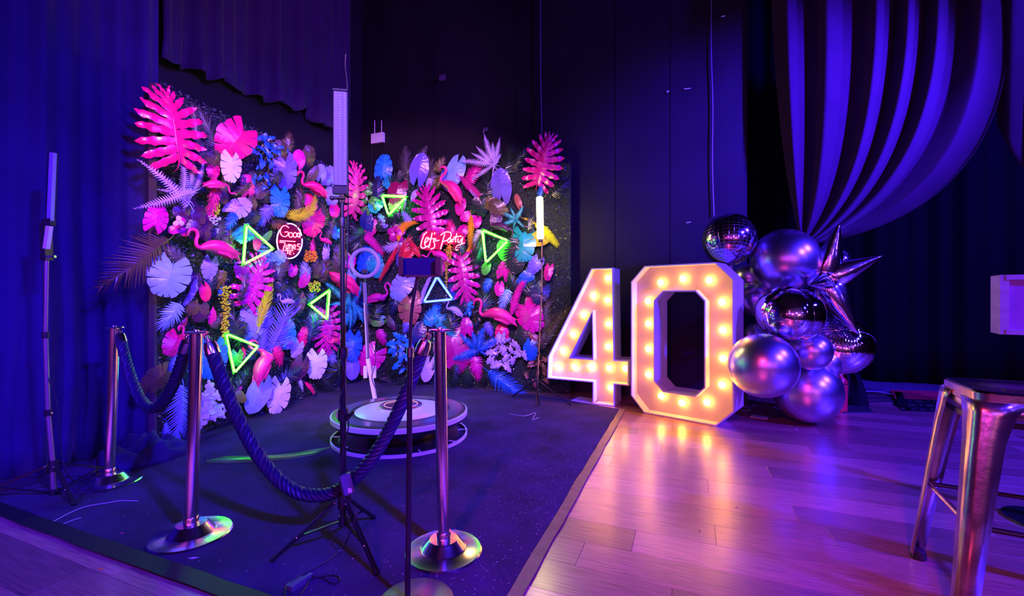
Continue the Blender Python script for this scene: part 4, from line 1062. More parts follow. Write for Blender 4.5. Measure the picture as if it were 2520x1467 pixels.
# plug connector and its looped lead on the carpet
pg = thing('cable_connector', 'black in-line plug connector with a looped lead on the carpet at the front', 'connector', tuple(G(735, 1450)))
a, b = G(712, 1462) + Vector((0, 0, .02)), G(748, 1438) + Vector((0, 0, .02))
MB().bar(a, b, .030, .020).bar(b, b + (b - a) * .55, .014, .012).build('body', mat('grey_violet_plug', (.10, .09, .14), .4), pg, smooth=False)
lp = [b + (b - a) * .5, G(780, 1428) + Vector((0, 0, .012)), G(800, 1432) + Vector((0, 0, .011)), G(818, 1443) + Vector((0, 0, .011)), G(835, 1440) + Vector((0, 0, .014)), G(834, 1428) + Vector((0, 0, .014)), G(815, 1424) + Vector((0, 0, .014)), G(770, 1432) + Vector((0, 0, .013)), G(752, 1452) + Vector((0, 0, .011)), G(738, 1475) + Vector((0, 0, .011))]
MB().tube(catmull(lp, 5), .003, 6).build('lead', M_cable, pg)

# second light stick by the left curtain
g = Vector((-2.545, 2.46, 0))
t = thing('light_stick_stand', 'slim tripod stand with a narrow white LED stick in front of the left curtain', 'light stand', tuple(g), 'LED light stands')
tripod(t, g, [G(182, 1248), Vector((-2.93, 2.36, 0)), Vector((-2.46, 2.80, 0))], 0, P(128, 1145, g.y).z, P(128, 1212, g.y).z)
sec = [(1222, 132, .013), (1140, 130, .0125), (1015, 118, .012), (822, 112, .0105), (640, 115, .0085)]
for (ya, xa, ra), (yb, xb, rb) in zip(sec, sec[1:]):
    MB().tube([P(xa, ya, g.y), P(xb, yb, g.y)], ra * .95, 14).build('tube_section', mat('worn_grey_tube', (.30, .22, .24), .35, .6), t)
for y, x in ((1015, 118), (824, 112)):
    MB().lathe(P(x, y, g.y), [(.016, -.018), (.017, 0), (.016, .018)], 14).build('clamp_collar', M_bplast, t)
MB().tube([P(x, y, g.y - .015) for x, y in ((112, 1012), (120, 1018))] + [P(128, 1016, g.y - .02)], .005, 6).build('clamp_knob', M_chrome, t)
MB().bar(P(107, 632, g.y), P(136, 631, g.y), .012, .012).build('crossbar', M_chrome, t)
MB().bar(P(115, 640, g.y), P(112, 548, g.y), .044, .03).build('swivel_mount', M_bplast, t, smooth=False)
MB().bar(P(122, 556, g.y - .02), P(114, 612, g.y - .02), .022, .02).build('handle', M_white, t, smooth=False)
Rl = Matrix.Rotation(R(28), 3, 'Z')
a, b = P(123, 548, g.y), P(131, 375, g.y)
MB().bar(a, b, .030, .030).build('housing', mat('dark_violet_case', (.012, .010, .04), .5, spec=.15), t, smooth=False)
MB().bar(a + Vector((.014, -.012, .005)), b + Vector((.012, -.012, -.006)), .020, .022).build('diffuser', M_diff, t, smooth=False)
MB().bar(P(110, 549, g.y - .01), P(130, 546, g.y - .01), .03, .04).build('end_cap', M_bplast, t, smooth=False)
cd = [P(124, 545, g.y), P(103, 552, g.y), P(103, 620, g.y), P(106, 720, g.y), P(108, 830, g.y), P(116, 920, g.y), P(140, 990, g.y - .02), P(150, 1100, g.y - .02), P(165, 1165, g.y - .02), G(205, 1200) + Vector((0, 0, .012)), G(260, 1215) + Vector((0, 0, .012))]
tag(MB().tube(catmull(cd, 6), .0028, 6).build('mains_cable', M_cable, org=tuple(cd[-1])), 'black cord hanging beside the narrow LED stick at the left curtain', 'cord')

# yellow glowing tube on a thin stand at the right end of the flower wall
g = G(1322, 1000); g.z = 0
t = thing('light_stick_stand', 'thin stand with a glowing yellow LED tube at the right end of the flower wall', 'light stand', tuple(g), 'LED light stands')
q = [(1320, 1000, .009), (1325, 868, .008), (1333, 720, .007), (1334, 592, .006)]
for (xa, ya, ra), (xb, yb, rb) in zip(q, q[1:]): MB().tube([P(xa, ya, g.y), P(xb, yb, g.y)], ra, 12).build('tube_section', mat('worn_brass_tube', (.30, .18, .10), .35, .7), t)
for x, y in ((1325, 868), (1333, 722), (1333, 642)): MB().lathe(P(x, y, g.y), [(.013, -.014), (.014, 0), (.013, .014)], 12).build('clamp_collar', M_bplast, t)
c = P(1321, 934, g.y)
for f in (G(1262, 978), Vector((g.x + .34, g.y - .01, 0)), Vector((g.x + .02, g.y - .02, 0))):
    f2 = Vector((f.x, f.y, tq + .008)); mb = MB(); mb.bar(c, f2, .015, .010); mb.build('leg', M_black, t, smooth=False)
a, b = P(1330, 588, g.y - .02), P(1328, 484, g.y - .02)
MB().tube([a, a + (b - a) * .02, b - (b - a) * .02, b], [.022, .034, .034, .022], 16).build('lit_tube', glow('yellow_tube', (1.0, .76, .24), 55.0), t)
MB().tube([a + Vector((0, 0.0, -.03)), a + Vector((0, 0, .004))], .021, 14).build('end_cap', M_bplast, t)

# tablet holder on a bent stand at the front
g = Vector((-.345, 1.585, 0)); gb = Vector((g.x, g.y, tq))
t = thing('tablet_stand', 'dark tablet holder on a slim bent stand with a round base at the front', 'stand', tuple(g))
MB().lathe(gb, [(.135, 0), (.135, .006), (.128, .011), (.02, .014), (.016, .03), (.001, .031)], 48).build('base', mat('bronze_base', (.20, .14, .13), .35, .6), t)
tp = [P(1003, 1462, g.y), P(1006, 1250, g.y), P(1009, 870, g.y)]
tp[0] = Vector((tp[0].x, g.y, tq + .02)); g2 = tp[0]
MB().tube(tp, .0100, 14).build('lower_tube', M_black, t)
MB().tube([P(1009, 878, g.y), P(1009.5, 855, g.y)], .0125, 18).build('ribbed_collar', mat('chrome_ring', (.8, .75, .8), .2, 1.0), t)
MB().tube(catmull([P(1009, 860, g.y), P(1012, 780, g.y), P(1020, 720, g.y), P(1029, 672, g.y)], 6), .0062, 10).build('gooseneck', M_black, t)
c = P(1036, 656, g.y); s = g.y / F
MB().box(c, (88 * s, .012, 42 * s)).build('tray', mat('navy_holder', (.006, .010, .08), .5, spec=.12), t, smooth=False)
for sx in (-1, 1):
    mb = MB(); mb.box(c + Vector((sx * 47 * s, -.010, 0)), (9 * s, .032, 46 * s)); mb.box(c + Vector((sx * 43 * s, -.024, 0)), (8 * s, .006, 40 * s)); mb.build('clamp_jaw', M_bplast, t, smooth=False)
MB().box(c + Vector((0, -.006, -23 * s)), (92 * s, .02, 5 * s)).build('lower_lip', M_bplast, t, smooth=False)
MB().tube([c + Vector((50 * s, .0, 23 * s)), c + Vector((54 * s, .0, 0)), c + Vector((53 * s, 0, -22 * s))], .0016, 6).build('spring_wire', M_chrome, t)

# ------------------------------------------------------------------ round photo booth platform with a ring-light arm
gc = Vector((-.885, 3.53, 0))
t = thing('photo_booth_platform', 'round rotating photo platform with white light bands on the carpet', 'platform', tuple(gc))
RB = .525
mb = MB(); mb.lathe(gc + Vector((0, 0, tq)), [(RB - .012, 0), (RB, .0), (RB, .022), (RB - .012, .022)], 72, caps=False); mb.f.append(tuple()) if False else None
mb.build('floor_ring', M_wpaint, t)
mb = MB(); mb.lathe(gc + Vector((0, 0, tq)), [(RB - .06, 0), (RB - .06, .012), (.001, .012)], 64); mb.build('base_plate', M_bplast, t)
for k in range(10):
    a = 2 * math.pi * k / 10 + .2; d = Vector((math.cos(a), math.sin(a), 0))
    mb = MB(); mb.bar(gc + d * (RB - .075) + Vector((0, 0, .024)), gc + d * (RB + .003) + Vector((0, 0, .024)), .008, .006); mb.build('ring_clip', M_wpaint, t, smooth=False)
MB().lathe(gc, [(.26, .018), (.26, .12), (.30, .135)], 48).build('pedestal', M_black, t)
MB().lathe(gc, [(.30, .132), (RB - .03, .135), (RB - .01, .160), (RB - .008, .168)], 72, caps=False).build('skirt', M_black, t)
MB().lathe(gc, [(RB - .004, .168), (RB, .170), (RB, .204), (RB - .004, .206), (RB - .014, .206)], 96, caps=False).build('light_band', M_white, t)
M_top = mat('smoked_glass_top', (.16, .12, .17), .12, spec=.6, var=.08)
MB().lathe(gc, [(RB - .012, .200), (RB - .012, .210), (RB - .03, .212), (.45, .212)], 96, caps=False).build('outer_rim', M_black, t)
MB().lathe(gc, [(.485, .2125), (.485, .2145), (.385, .2145)], 96, caps=False).build('top_ring', M_top, t)
MB().lathe(gc, [(.388, .2147), (.372, .216), (.350, .214)], 96, caps=False).build('groove', M_black, t)
MB().lathe(gc, [(.352, .2135), (.348, .216), (.12, .216)], 96, caps=False).build('white_disc', mat('pearl_white_disc', (.76, .72, .74), .3), t)
MB().lathe(gc, [(.165, .214), (.165, .243), (.158, .248)], 64, caps=False).build('hub_side', M_wpaint, t)
MB().lathe(gc, [(.165, .246), (.166, .250), (.160, .254), (.001, .254)], 64).build('hub_top', mat('purple_black_hub', (.09, .03, .08), .25), t)
MB().ring(gc + Vector((0, 0, .2545)), .130, .0022, 72, 6).build('hub_light_ring', glow('pink_ring', (1.0, .35, .62), 1.6), t)
mb = MB()                                       # faint printed crest in the middle of the hub
r2 = random.Random(5)
for k in range(9):
    x = -.06 + k * .014; z = .2552
    mb.box(gc + Vector((x, .035 + .008 * math.sin(k * 1.3), z)), (.009, .016, .0008), Matrix.Rotation(r2.uniform(-.6, .6), 3, 'Z'))
for k in range(12):
    a = r2.uniform(0, 6.28); q = r2.uniform(.01, .035)
    mb.box(gc + Vector((.01 + q * math.cos(a), -.03 + q * .7 * math.sin(a), .2552)), (.012, .006, .0008), Matrix.Rotation(a, 3, 'Z'))
mb.build('hub_print', mat('grey_print', (.40, .22, .36), .4), t, smooth=False, kind='stuff')
# swing arm
ay = 4.10
A0 = Vector((P(926, 985, ay).x, ay, .10)); A1 = P(905, 882, ay); A2 = P(897, 695, ay)
MB().bar(A0, A1, .034, .03).build('arm_lower', M_wpaint, t, smooth=False)
MB().bar(A1 - Vector((0, 0, .0)), A2, .030, .024).build('arm_upper', mat('grey_arm', (.16, .13, .18), .35), t, smooth=False)
MB().bar(P(896, 745, ay - .03), P(903, 880, ay - .03), .008, .006).build('arm_light_strip', M_white, t, smooth=False)
mb = MB(); mb.box(P(909, 915, ay - .02) + Vector((-.036, 0, 0)), (.030, .03, .11)); mb.build('counterweight', M_wpaint, t, smooth=False)
mb = MB(); mb.box(P(914, 915, ay + .02) + Vector((.028, 0, 0)), (.026, .03, .11)); mb.build('counterweight', M_wpaint, t, smooth=False)
MB().bar(gc + Vector((0, .25, .06)), A0 + Vector((0, 0, 0)), .05, .03).build('swing_bar', M_black, t, smooth=False)
rc = P(898, 647, ay)
MB().ring(rc, 33.5 * ay / F, .019, 48, 10, Matrix.Rotation(R(90), 3, 'X')).build('ring_light', M_diff, t)
mb = MB(); mb.bar(A2 + Vector((0, 0, -.04)), rc + Vector((0, .01, -.118)), .016, .014); mb.ball(rc + Vector((0.0, 0, -.09)), .020, 10, 6); mb.box(rc + Vector((.0, -.01, -.075)), (.05, .02, .03)); mb.build('phone_clamp', M_bplast, t)
cd = [P(910, 700, ay - .03), P(902, 760, ay - .03), P(912, 840, ay - .03), P(925, 880, ay - .03), P(915, 930, ay - .03), P(930, 965, ay - .03)]
MB().tube(catmull(cd, 5), .0035, 6).build('arm_cable', M_cable, t)
# ------------------------------------------------------------------ balloons
M_chr = mat('chrome_balloon', (.66, .60, .74), .30, 1.0)
M_foil = mat('silver_foil', (.86, .84, .92), .045, 1.0, bump=.12, bscale=7)
def balloon(px, py, r_px, Y, label, tilt=(0, 0, -1), name='balloon', squash=1.0):
    c = P(px, py, Y); r = r_px * c.y / F
    t = thing(name, label, 'balloon', tuple(c), 'silver party balloons')
    ax = Vector(tilt).normalized(); M3 = ax.to_track_quat('Z', 'Y').to_matrix()
    prof = []
    for i in range(25):
        a = math.pi * i / 24
        z = -math.cos(a) * r; rr = math.sin(a) * r
        if z > 0: z *= 1.0 + .12 * (z / r) ** 2; rr *= 1 - .06 * (z / r) ** 3
        prof.append((max(rr, .001), z * squash))
    MB().lathe(c, prof, 40, M3).build('skin', M_chr, t)
    MB().lathe(c, [(.008, r * 1.10), (.011, r * 1.14), (.018, r * 1.19), (.001, r * 1.20)], 12, M3).build('knot', M_chr, t)
balloon(1931, 641, 77, 3.95, 'large round silver balloon at the top of the cluster', (.3, .3, -1))
balloon(1877, 899, 79, 3.46, 'large silver balloon lowest in front, touching the number 0', (.8, .6, .1))
balloon(1986, 962, 76, 3.86, 'large silver balloon resting on the wood floor', (0, .4, 1))
balloon(1995, 863, 47, 3.62, 'small silver balloon wedged between the two lower big ones', (-.4, 1, 0))
balloon(1862, 736, 42, 4.12, 'mid-sized shaded silver balloon next to the number 0, upper one', (1, .4, 0))
balloon(1868, 828, 36, 4.10, 'small shaded silver balloon behind the foil orb, lower one', (1, .4, 0))
balloon(1842, 682, 34, 4.25, 'dark shaded balloon under the disco ball balloon', (.5, .5, -.5))
balloon(2028, 892, 40, 3.90, 'silver balloon peeking out below the large foil orb', (-.4, .6, 0))

def foil_orb(px, py, r_px, Y, label, ax, gores=4, sc=(1, 1, 1), seam=.018, ph=0.0):
    c = P(px, py, Y); r = r_px * Y / F
    t = thing('foil_balloon', label, 'balloon', tuple(c), 'foil balloons')
    M3 = Vector(ax).normalized().to_track_quat('Z', 'Y').to_matrix()
    n, m = 96, 40; vs = []
    for i in range(m + 1):
        th = math.pi * i / m
        for k in range(n):
            f = 2 * math.pi * k / n + ph
            g = abs(math.cos(f * gores / 2)) ** 10
            wr = .012 * math.sin(f * 34 + th * 3) * (abs(math.cos(th)) ** 4) * 1.5 + .006 * math.sin(th * 46) * g
            rr = r * (1 - .045 * g + wr)
            p = Vector((math.sin(th) * math.cos(f) * sc[0], math.sin(th) * math.sin(f) * sc[1], -math.cos(th) * sc[2] * (.93 + .07 * math.sin(th)))) * rr
            vs.append(M3 @ p + c)
    fs = [(i * n + k, i * n + (k + 1) % n, (i + 1) * n + (k + 1) % n, (i + 1) * n + k) for i in range(m) for k in range(n)]
    MB().add(vs, fs).build('skin', M_foil, t, angle=180)
    for s in range(gores):                       # welded seams stand a little proud of the skin
        f = 2 * math.pi * s / gores
        pts = []
        for i in range(1, 40):
            th = math.pi * i / 40
            p = Vector((math.sin(th) * math.cos(f) * sc[0], math.sin(th) * math.sin(f) * sc[1], -math.cos(th) * sc[2] * (.93 + .07 * math.sin(th)))) * r * (.958 + .006 * math.sin(i * 2.1))
            pts.append(M3 @ p + c)
        MB().tube(pts, .0035, 5).build('seam', M_foil, t)
    return t
foil_orb(1943, 772, 76, 3.60, 'mirror-like silver foil orb in the middle of the cluster', (.05, -.25, 1), 4, (1, 1, .92), ph=math.pi / 2 * 0)
foil_orb(2062, 846, 76, 3.98, 'mirror-like silver foil orb low on the right above the fire extinguisher', (-.3, -.75, .6), 2, (1, 1, .92))

# disco ball balloons: silver foil with a printed grid of tiles
def disco_mat():
    m = bpy.data.materials.new('disco_foil'); m.use_nodes = True; nt = m.node_tree; b = nt.nodes['Principled BSDF']
    b.inputs['Metallic'].default_value = 1; b.inputs['Roughness'].default_value = .13
    uv = nt.nodes.new('ShaderNodeUVMap')
    br = nt.nodes.new('ShaderNodeTexBrick'); br.offset = 0.0; br.squash = 1
    br.inputs['Scale'].default_value = 1; br.inputs['Brick Width'].default_value = 1; br.inputs['Row Height'].default_value = 1
    br.inputs['Mortar Size'].default_value = .09; br.inputs['Mortar Smooth'].default_value = .3
    br.inputs['Color1'].default_value = (.30, .26, .36, 1); br.inputs['Color2'].default_value = (.42, .37, .50, 1); br.inputs['Mortar'].default_value = (.92, .88, 1.0, 1)
    nt.links.new(uv.outputs[0], br.inputs['Vector']); nt.links.new(br.outputs['Color'], b.inputs['Base Color'])
    bp = nt.nodes.new('ShaderNodeBump'); bp.inputs['Strength'].default_value = .35; bp.inputs['Distance'].default_value = .006; bp.invert = False
    nt.links.new(br.outputs['Fac'], bp.inputs['Height']); nt.links.new(bp.outputs[0], b.inputs['Normal'])
    return m
M_disco = disco_mat()
def disco(px, py, r_px, Y, label, ax):
    c = P(px, py, Y); r = r_px * Y / F
    t = thing('disco_ball_balloon', label, 'balloon', tuple(c), 'disco ball balloons')
    M3 = Vector(ax).normalized().to_track_quat('Z', 'Y').to_matrix()
    n, m = 48, 24; vs = []; fs = []; uvs = []
    for i in range(m + 1):
        th = math.pi * i / m
        for k in range(n + 1):
            f = 2 * math.pi * k / n
            q = r * (1 - .02 * abs(math.cos(f)) ** 12)
            vs.append(M3 @ Vector((math.sin(th) * math.cos(f), math.sin(th) * math.sin(f), -math.cos(th))) * q + c)
    for i in range(m):
        for k in range(n):
            fs.append((i * (n + 1) + k, i * (n + 1) + k + 1, (i + 1) * (n + 1) + k + 1, (i + 1) * (n + 1) + k)); uvs += [(k * .75, i), (k * .75 + .75, i), (k * .75 + .75, i + 1), (k * .75, i + 1)]
    mb = MB().add(vs, fs); o = mb.build('skin', None, t, angle=180)
    o.data.materials.append(M_disco)
    ul = o.data.uv_layers.new(name='UVMap')
    if len(ul.data) == len(uvs):
        for d, q in zip(ul.data, uvs): d.uv = q
    else:
        for lp_ in o.data.loops:
            vi = lp_.vertex_index; ul.data[lp_.index].uv = ((vi % (n + 1)) * .75, vi // (n + 1))
    MB().tube([P(px, py + r_px * .96, Y), P(px + 4, py + r_px * 1.14, Y), P(px + 8, py + r_px * 1.34, Y)], [.035, .018, .026], 10).build('neck', M_disco, t)
disco(1794, 589, 64, 4.05, 'disco ball balloon floating above the top corner of the number 0', (.15, .3, 1))
disco(2052, 650, 40, 4.04, 'disco ball balloon half hidden behind the spiked star balloon', (.3, .3, 1))
# starburst
c = P(2022, 690, 3.84)
t = thing('starburst_balloon', 'spiked silver foil star balloon on the right of the cluster', 'balloon', tuple(c))
def spike(tx, ty, Y, r0):
    e = P(tx, ty, Y); mb = MB(); n = 16; d = (e - c).normalized(); a = d.orthogonal().normalized(); b = d.cross(a); L = (e - c).length; vs = []
    prof = [(0, .55), (.10, .95), (.22, 1.0), (.5, .66), (.75, .36), (.94, .12), (1, .02)]
    for tt, rr in prof:
        for k in range(n):
            q = 2 * math.pi * k / n; rad = r0 * rr * (1 + (.07 if k % 4 == 0 else -.02) + (.05 * math.sin(5 * k + tt * 20)) * (1 - tt) ** 2)
            vs.append(c + d * (L * tt) + (a * math.cos(q) + b * math.sin(q)) * rad)
    fs = [(i * n + k, i * n + (k + 1) % n, (i + 1) * n + (k + 1) % n, (i + 1) * n + k) for i in range(len(prof) - 1) for k in range(n)] + [tuple(range(n))[::-1], tuple(range((len(prof) - 1) * n, len(prof) * n))]
    mb.add(vs, fs).build('spike', mat('star_foil', (.90, .86, .95), .12, 1.0, bump=.2, bscale=8), t, angle=180)
for q in ((2066, 549, 3.70, .125), (2173, 629, 3.62, .125), (2112, 822, 3.66, .14), (1990, 700, 3.52, .10), (2010, 620, 4.06, .09), (1985, 760, 4.06, .10), (2056, 706, 3.50, .07)): spike(*q)
MB().ball(c, .13, 20, 12).build('core', M_foil, t)

# ------------------------------------------------------------------ fire extinguisher, black bag, cables, red mat, loose board
g = G(2068, 1012)
t = thing('fire_extinguisher', 'red fire extinguisher standing on the floor behind the silver balloons', 'fire extinguisher', tuple(g))
M_red = mat('red_enamel', (.80, .012, .05), .3, coat=.4)
s = g.y / F
MB().lathe(g, [(.052, 0), (.058, .006), (.058, .275), (.055, .300), (.042, .325), (.022, .342), (.020, .352)], 28).build('cylinder', M_red, t)
MB().lathe(g, [(.0595, .268), (.0595, .276)], 28, caps=False).build('band', M_black, t)
MB().lathe(g, [(.017, .352), (.017, .385), (.013, .39)], 16).build('valve', M_white, t)
mb = MB(); mb.bar(g + Vector((-.01, 0, .384)), g + Vector((.085, -.01, .372)), .018, .008); mb.bar(g + Vector((0, 0, .396)), g + Vector((.08, -.01, .404)), .018, .006); mb.build('handle', M_wpaint, t, smooth=False)
MB().tube(catmull([g + Vector((.012, -.01, .37)), g + Vector((.05, -.02, .36)), g + Vector((.07, -.01, .28)), g + Vector((.065, 0, .12))], 5), .009, 8).build('hose', M_cable, t)
def blob_cloth(name, label, cat, c, pts, m):
    mb = MB(); n = len(pts[0])
    for r_ in pts: pass
    vs = [Vector(q) + c for r_ in pts for q in r_]
    fs = [(i * n + k, i * n + (k + 1) % n, (i + 1) * n + (k + 1) % n, (i + 1) * n + k) for i in range(len(pts) - 1) for k in range(n)] + [tuple(range(n))[::-1], tuple(range((len(pts) - 1) * n, len(pts) * n))]
    return tag(mb.add(vs, fs).build(name, m, org=tuple(c)), label, cat)
g = G(2108, 996); rws = []
for z, q in ((0, 1), (.04, .96), (.12, .78), (.22, .5), (.30, .36), (.35, .2), (.37, .05)):
    rws.append([((.115 * math.cos(a) * q - .04 * z / .37 + .02 * math.sin(3 * a + z * 9)), .11 * math.sin(a) * q + .012 * math.sin(4 * a), z) for a in [2 * math.pi * k / 24 for k in range(24)]])
blob_cloth('cloth_bag', 'black cloth bag slumped beside the fire extinguisher', 'bag', g, rws, M_drape)
mb = MB(); c = G(2120, 985) + Vector((0, 0, .0))
# red mat with a tread-plate ramp edge
rm = thing('ramp_mat', 'flat ramp with a red top and black tread-plate edge on the floor behind the stool', 'ramp', tuple(G(2300, 985)))
a, b, c_, d = G(2218, 1011), G(2420, 1017), G(2390, 973), G(2190, 966)
def slab(pts, z0, z1, name, m, par, kind=None):
    n = len(pts); return MB().add([Vector((p.x, p.y, z)) for z in (z0, z1) for p in pts], [tuple(range(n))[::-1], tuple(range(n, 2 * n))] + [(i, (i + 1) % n, n + (i + 1) % n, n + i) for i in range(n)]).build(name, m, par, smooth=False, kind=kind)
e0, e1 = a.lerp(d, .45), b.lerp(c_, .45)
slab([e0, e1, c_, d], 0, .035, 'red_top', mat('red_felt', (.62, .02, .05), .9, var=.2, vscale=9), rm)
fix_normals(MB().add([a, b, e1 + Vector((0, 0, .035)), e0 + Vector((0, 0, .035)), e0, e1], [(0, 1, 2, 3), (0, 4, 5, 1), (0, 3, 4), (1, 5, 2), (4, 3, 2, 5)]).build('ramp_edge', M_black, rm, smooth=False))
mb = MB()
for i in range(9):
    for j in range(3):
        u, v = (i + .5) / 9, (j + .5) / 3
        p = a.lerp(b, u).lerp(e0.lerp(e1, u) + Vector((0, 0, .035)), v) + Vector((0, 0, .002)); ang = R(35 if (i + j) % 2 else -35)
        mb.box(p, (.05, .010, .004), Matrix.Rotation(ang, 3, 'Z'))
mb.build('tread_pattern', mat('scuffed_steel', (.12, .11, .18), .4, .5), rm, smooth=False, kind='stuff')
fl_ = [G(2198, 968) + Vector((0, 0, .01)), G(2222, 985) + Vector((0, 0, .07)), G(2240, 1012) + Vector((0, 0, .005)), G(2205, 1000) + Vector((0, 0, .005))]
fix_normals(MB().add([p for p in fl_] + [p + Vector((.01, .02, .012)) for p in fl_], [(0, 1, 2, 3), (7, 6, 5, 4), (0, 4, 5, 1), (1, 5, 6, 2), (2, 6, 7, 3), (3, 7, 4, 0)]).build('lifted_flap', M_drape, rm, smooth=False))
for i, (x0, y0, x1, y1, bow, lb) in enumerate([(2098, 972, 2212, 976, 5, 'pale cable arching over the others behind the extinguisher'), (2102, 968, 2200, 968, -2, 'rearmost dark cable lying on the floor towards the red ramp'), (2106, 985, 2205, 984, 2, 'dark cable lying just in front of the pale arching one'), (2120, 992, 2206, 990, 3, 'dark cable lying nearest the wood floor beside the ramp'), (2112, 979, 2216, 981, 1, 'dark cable in the middle of the bundle leading to the ramp')]):
    p0, p1 = G(x0, y0), G(x1, y1); q = [p0.lerp(p1, k / 6) + Vector((0, .03 * bow * math.sin(k / 6 * math.pi) * .3, .012 + (.03 * math.sin(k / 6 * math.pi) if i == 0 else 0))) for k in range(7)]
    tag(MB().tube(catmull(q, 4), .008 if i else .006, 7).build('floor_cable', M_cable if i else mat('pale_cable', (.3, .35, .5), .4), org=tuple(p0)), lb, 'cable', 'cables on the bay floor')
for i, (pts, lb) in enumerate([([(1826, 998), (1850, 985), (1862, 996), (1836, 1004)], 'pale looped cable on the floor behind the number 0, rear loop'), ([(1826, 1006), (1842, 1004), (1846, 1010), (1828, 1012)], 'pale looped cable on the floor behind the number 0, front loop')]):
    q = [G(*p) + Vector((0, 0, .008)) for p in pts]
    tag(MB().tube(catmull(q, 5, True), .006, 6).build('floor_cable', mat('pale_cable', (.3, .35, .5), .4), org=tuple(q[0])), lb, 'cable')
slab([G(2075, 1016), G(2150, 1016), G(2125, 992), G(2068, 990)], .0, .012, 'rubber_mat', mat('black_rubber', (.02, .02, .025), .7), None)
tag(bpy.data.objects['rubber_mat'], 'small black rubber mat under the cloth bag by the extinguisher', 'mat')
slab([G(1850, 1020), G(1892, 1026), G(1888, 1032), G(1846, 1026)], .0, .003, 'tape_scrap', M_white, None)
tag(bpy.data.objects['tape_scrap'], 'white strip of tape stuck on the floor right of the number 0', 'tape')

# dust-grey low platform edge in the bay
slab([G(2066, 938) + Vector((0, 0, 0)), G(2124, 931.5), G(2700, 985), G(2640, 1045), G(2420, 968), G(2200, 962), G(2080, 968)], .0, .012, 'bay_carpet', mat('bay_carpet', (.10, .075, .15), .9, var=.25, vscale=20), None)
tag(bpy.data.objects['bay_carpet'], 'flat grey carpet on the floor of the bay behind the ramp', 'carpet')

# ------------------------------------------------------------------ green ribbon, strings and petals on the carpet
pts = [(508, 1140), (560, 1136), (640, 1132), (720, 1126), (770, 1118), (812, 1104)]
mb = MB(); vs = []
for i, (x, y) in enumerate(pts):
    w_ = [3, 8, 8, 7, 6, 2][i]
    vs += [G(x, y - w_) + Vector((0, 0, .012 + .006 * math.sin(i * 2))), G(x, y) + Vector((0, 0, .018 + .005 * math.sin(i))), G(x, y + w_) + Vector((0, 0, .011))]
fs = [(3 * i + k, 3 * i + k + 1, 3 * i + 4 + k, 3 * i + 3 + k) for i in range(5) for k in (0, 1)]
o = tag(mb.add(vs, fs).build('ribbon_leaf', leafmat('green'), org=tuple(G(640, 1132))), 'long green ribbon leaf lying on the carpet left of the platform', 'leaf')
o.modifiers.new('thickness', 'SOLIDIFY').thickness = .002
for pts, lb in (([(128, 1290), (175, 1265), (215, 1250), (262, 1242), (300, 1236), (340, 1237)], 'thin pale string lying on the carpet by the left tripod'), ([(144, 1300), (170, 1288), (200, 1278)], 'short pale string end on the carpet near its left front edge'),
                ([(1254, 1020), (1290, 1026), (1318, 1018), (1310, 1035), (1326, 1030)], 'curly white thread on the carpet in front of the number 4')):
    q = [G(*p) + Vector((0, 0, .010)) for p in pts]
    tag(MB().tube(catmull(q, 5), .0016 if len(pts) > 3 else .0013, 5).build('string', M_white, org=tuple(q[0])), lb, 'string')
def petal_bit(x, y, a, L, m, lb, nm='petal'):
    p = G(x, y) + Vector((0, 0, .009)); d = Vector((math.cos(a), math.sin(a), 0)) * L; e = Vector((-math.sin(a), math.cos(a), 0)) * L * .35
    if not carpet_inside(p): p.z = .003
    tag(MB().add([p - d, p + e, p + d, p - e, p + Vector((0, 0, .004))], [(0, 1, 4), (1, 2, 4), (2, 3, 4), (3, 0, 4), (3, 2, 1, 0)]).build(nm, m, org=tuple(p)), lb, 'petal' if nm == 'petal' else 'scrap')
petal_bit(248, 1402, .9, .012, leafmat('orange'), 'orange petal on the wood floor at the bottom left')
petal_bit(300, 1317, .3, .008, leafmat('pink'), 'pink petal on the carpet left of the middle stanchion base')
petal_bit(476, 1378, .2, .022, M_white, 'white paper scrap on the carpet below the middle stanchion base', 'paper_scrap')
petal_bit(1722, 1308, 1.2, .010, M_bplast, 'small black scrap in the middle of the wood floor', 'dark_scrap')
petal_bit(1812, 1250, .4, .010, leafmat('rust'), 'reddish scrap on the wood floor near the marquee light', 'red_scrap')
petal_bit(1960, 1056, .4, .012, M_white, 'white scrap on the wood floor below the lowest balloon', 'white_scrap')

# ------------------------------------------------------------------ bar stool
M_gal = mat('worn_galvanised_steel', (.62, .50, .47), .26, .95, var=.30, vscale=9, bump=.10, bscale=18)
M_rub = mat('black_rubber', (.02, .02, .025), .7)
hs = .783
c1 = P(2317.5, 925.5, 1); k1 = (H - hs) * F / (925.5 - 733); A_ = Vector(((2317.5 - 1260) / F * k1, k1, hs))
k2 = (H - hs) * F / (962 - 733); B_ = Vector(((2407.6 - 1260) / F * k2, k2, hs))
sd = (B_ - A_); Ls = sd.length; sd.normalize(); rt = Vector((-sd.y, sd.x, 0)); rt = rt if rt.x > 0 else -rt
sc_ = (A_ + B_) / 2 + rt * Ls / 2
t = thing('bar_stool', 'worn galvanised metal bar stool at the right edge of the frame', 'bar stool', (sc_.x, sc_.y, 0))
def sw(u, v, z): return Vector((sc_.x, sc_.y, 0)) + sd * u + rt * v + Vector((0, 0, z))
hf = Ls / 2
def rsq(h_, r_, n=6):
    out = []
    for cx, cy, a0 in ((1, 1, 0), (-1, 1, 90), (-1, -1, 180), (1, -1, 270)):
        for k in range(n + 1):
            a = R(a0 + 90 * k / n); out.append((cx * (h_ - r_) + r_ * math.cos(a), cy * (h_ - r_) + r_ * math.sin(a)))
    return out
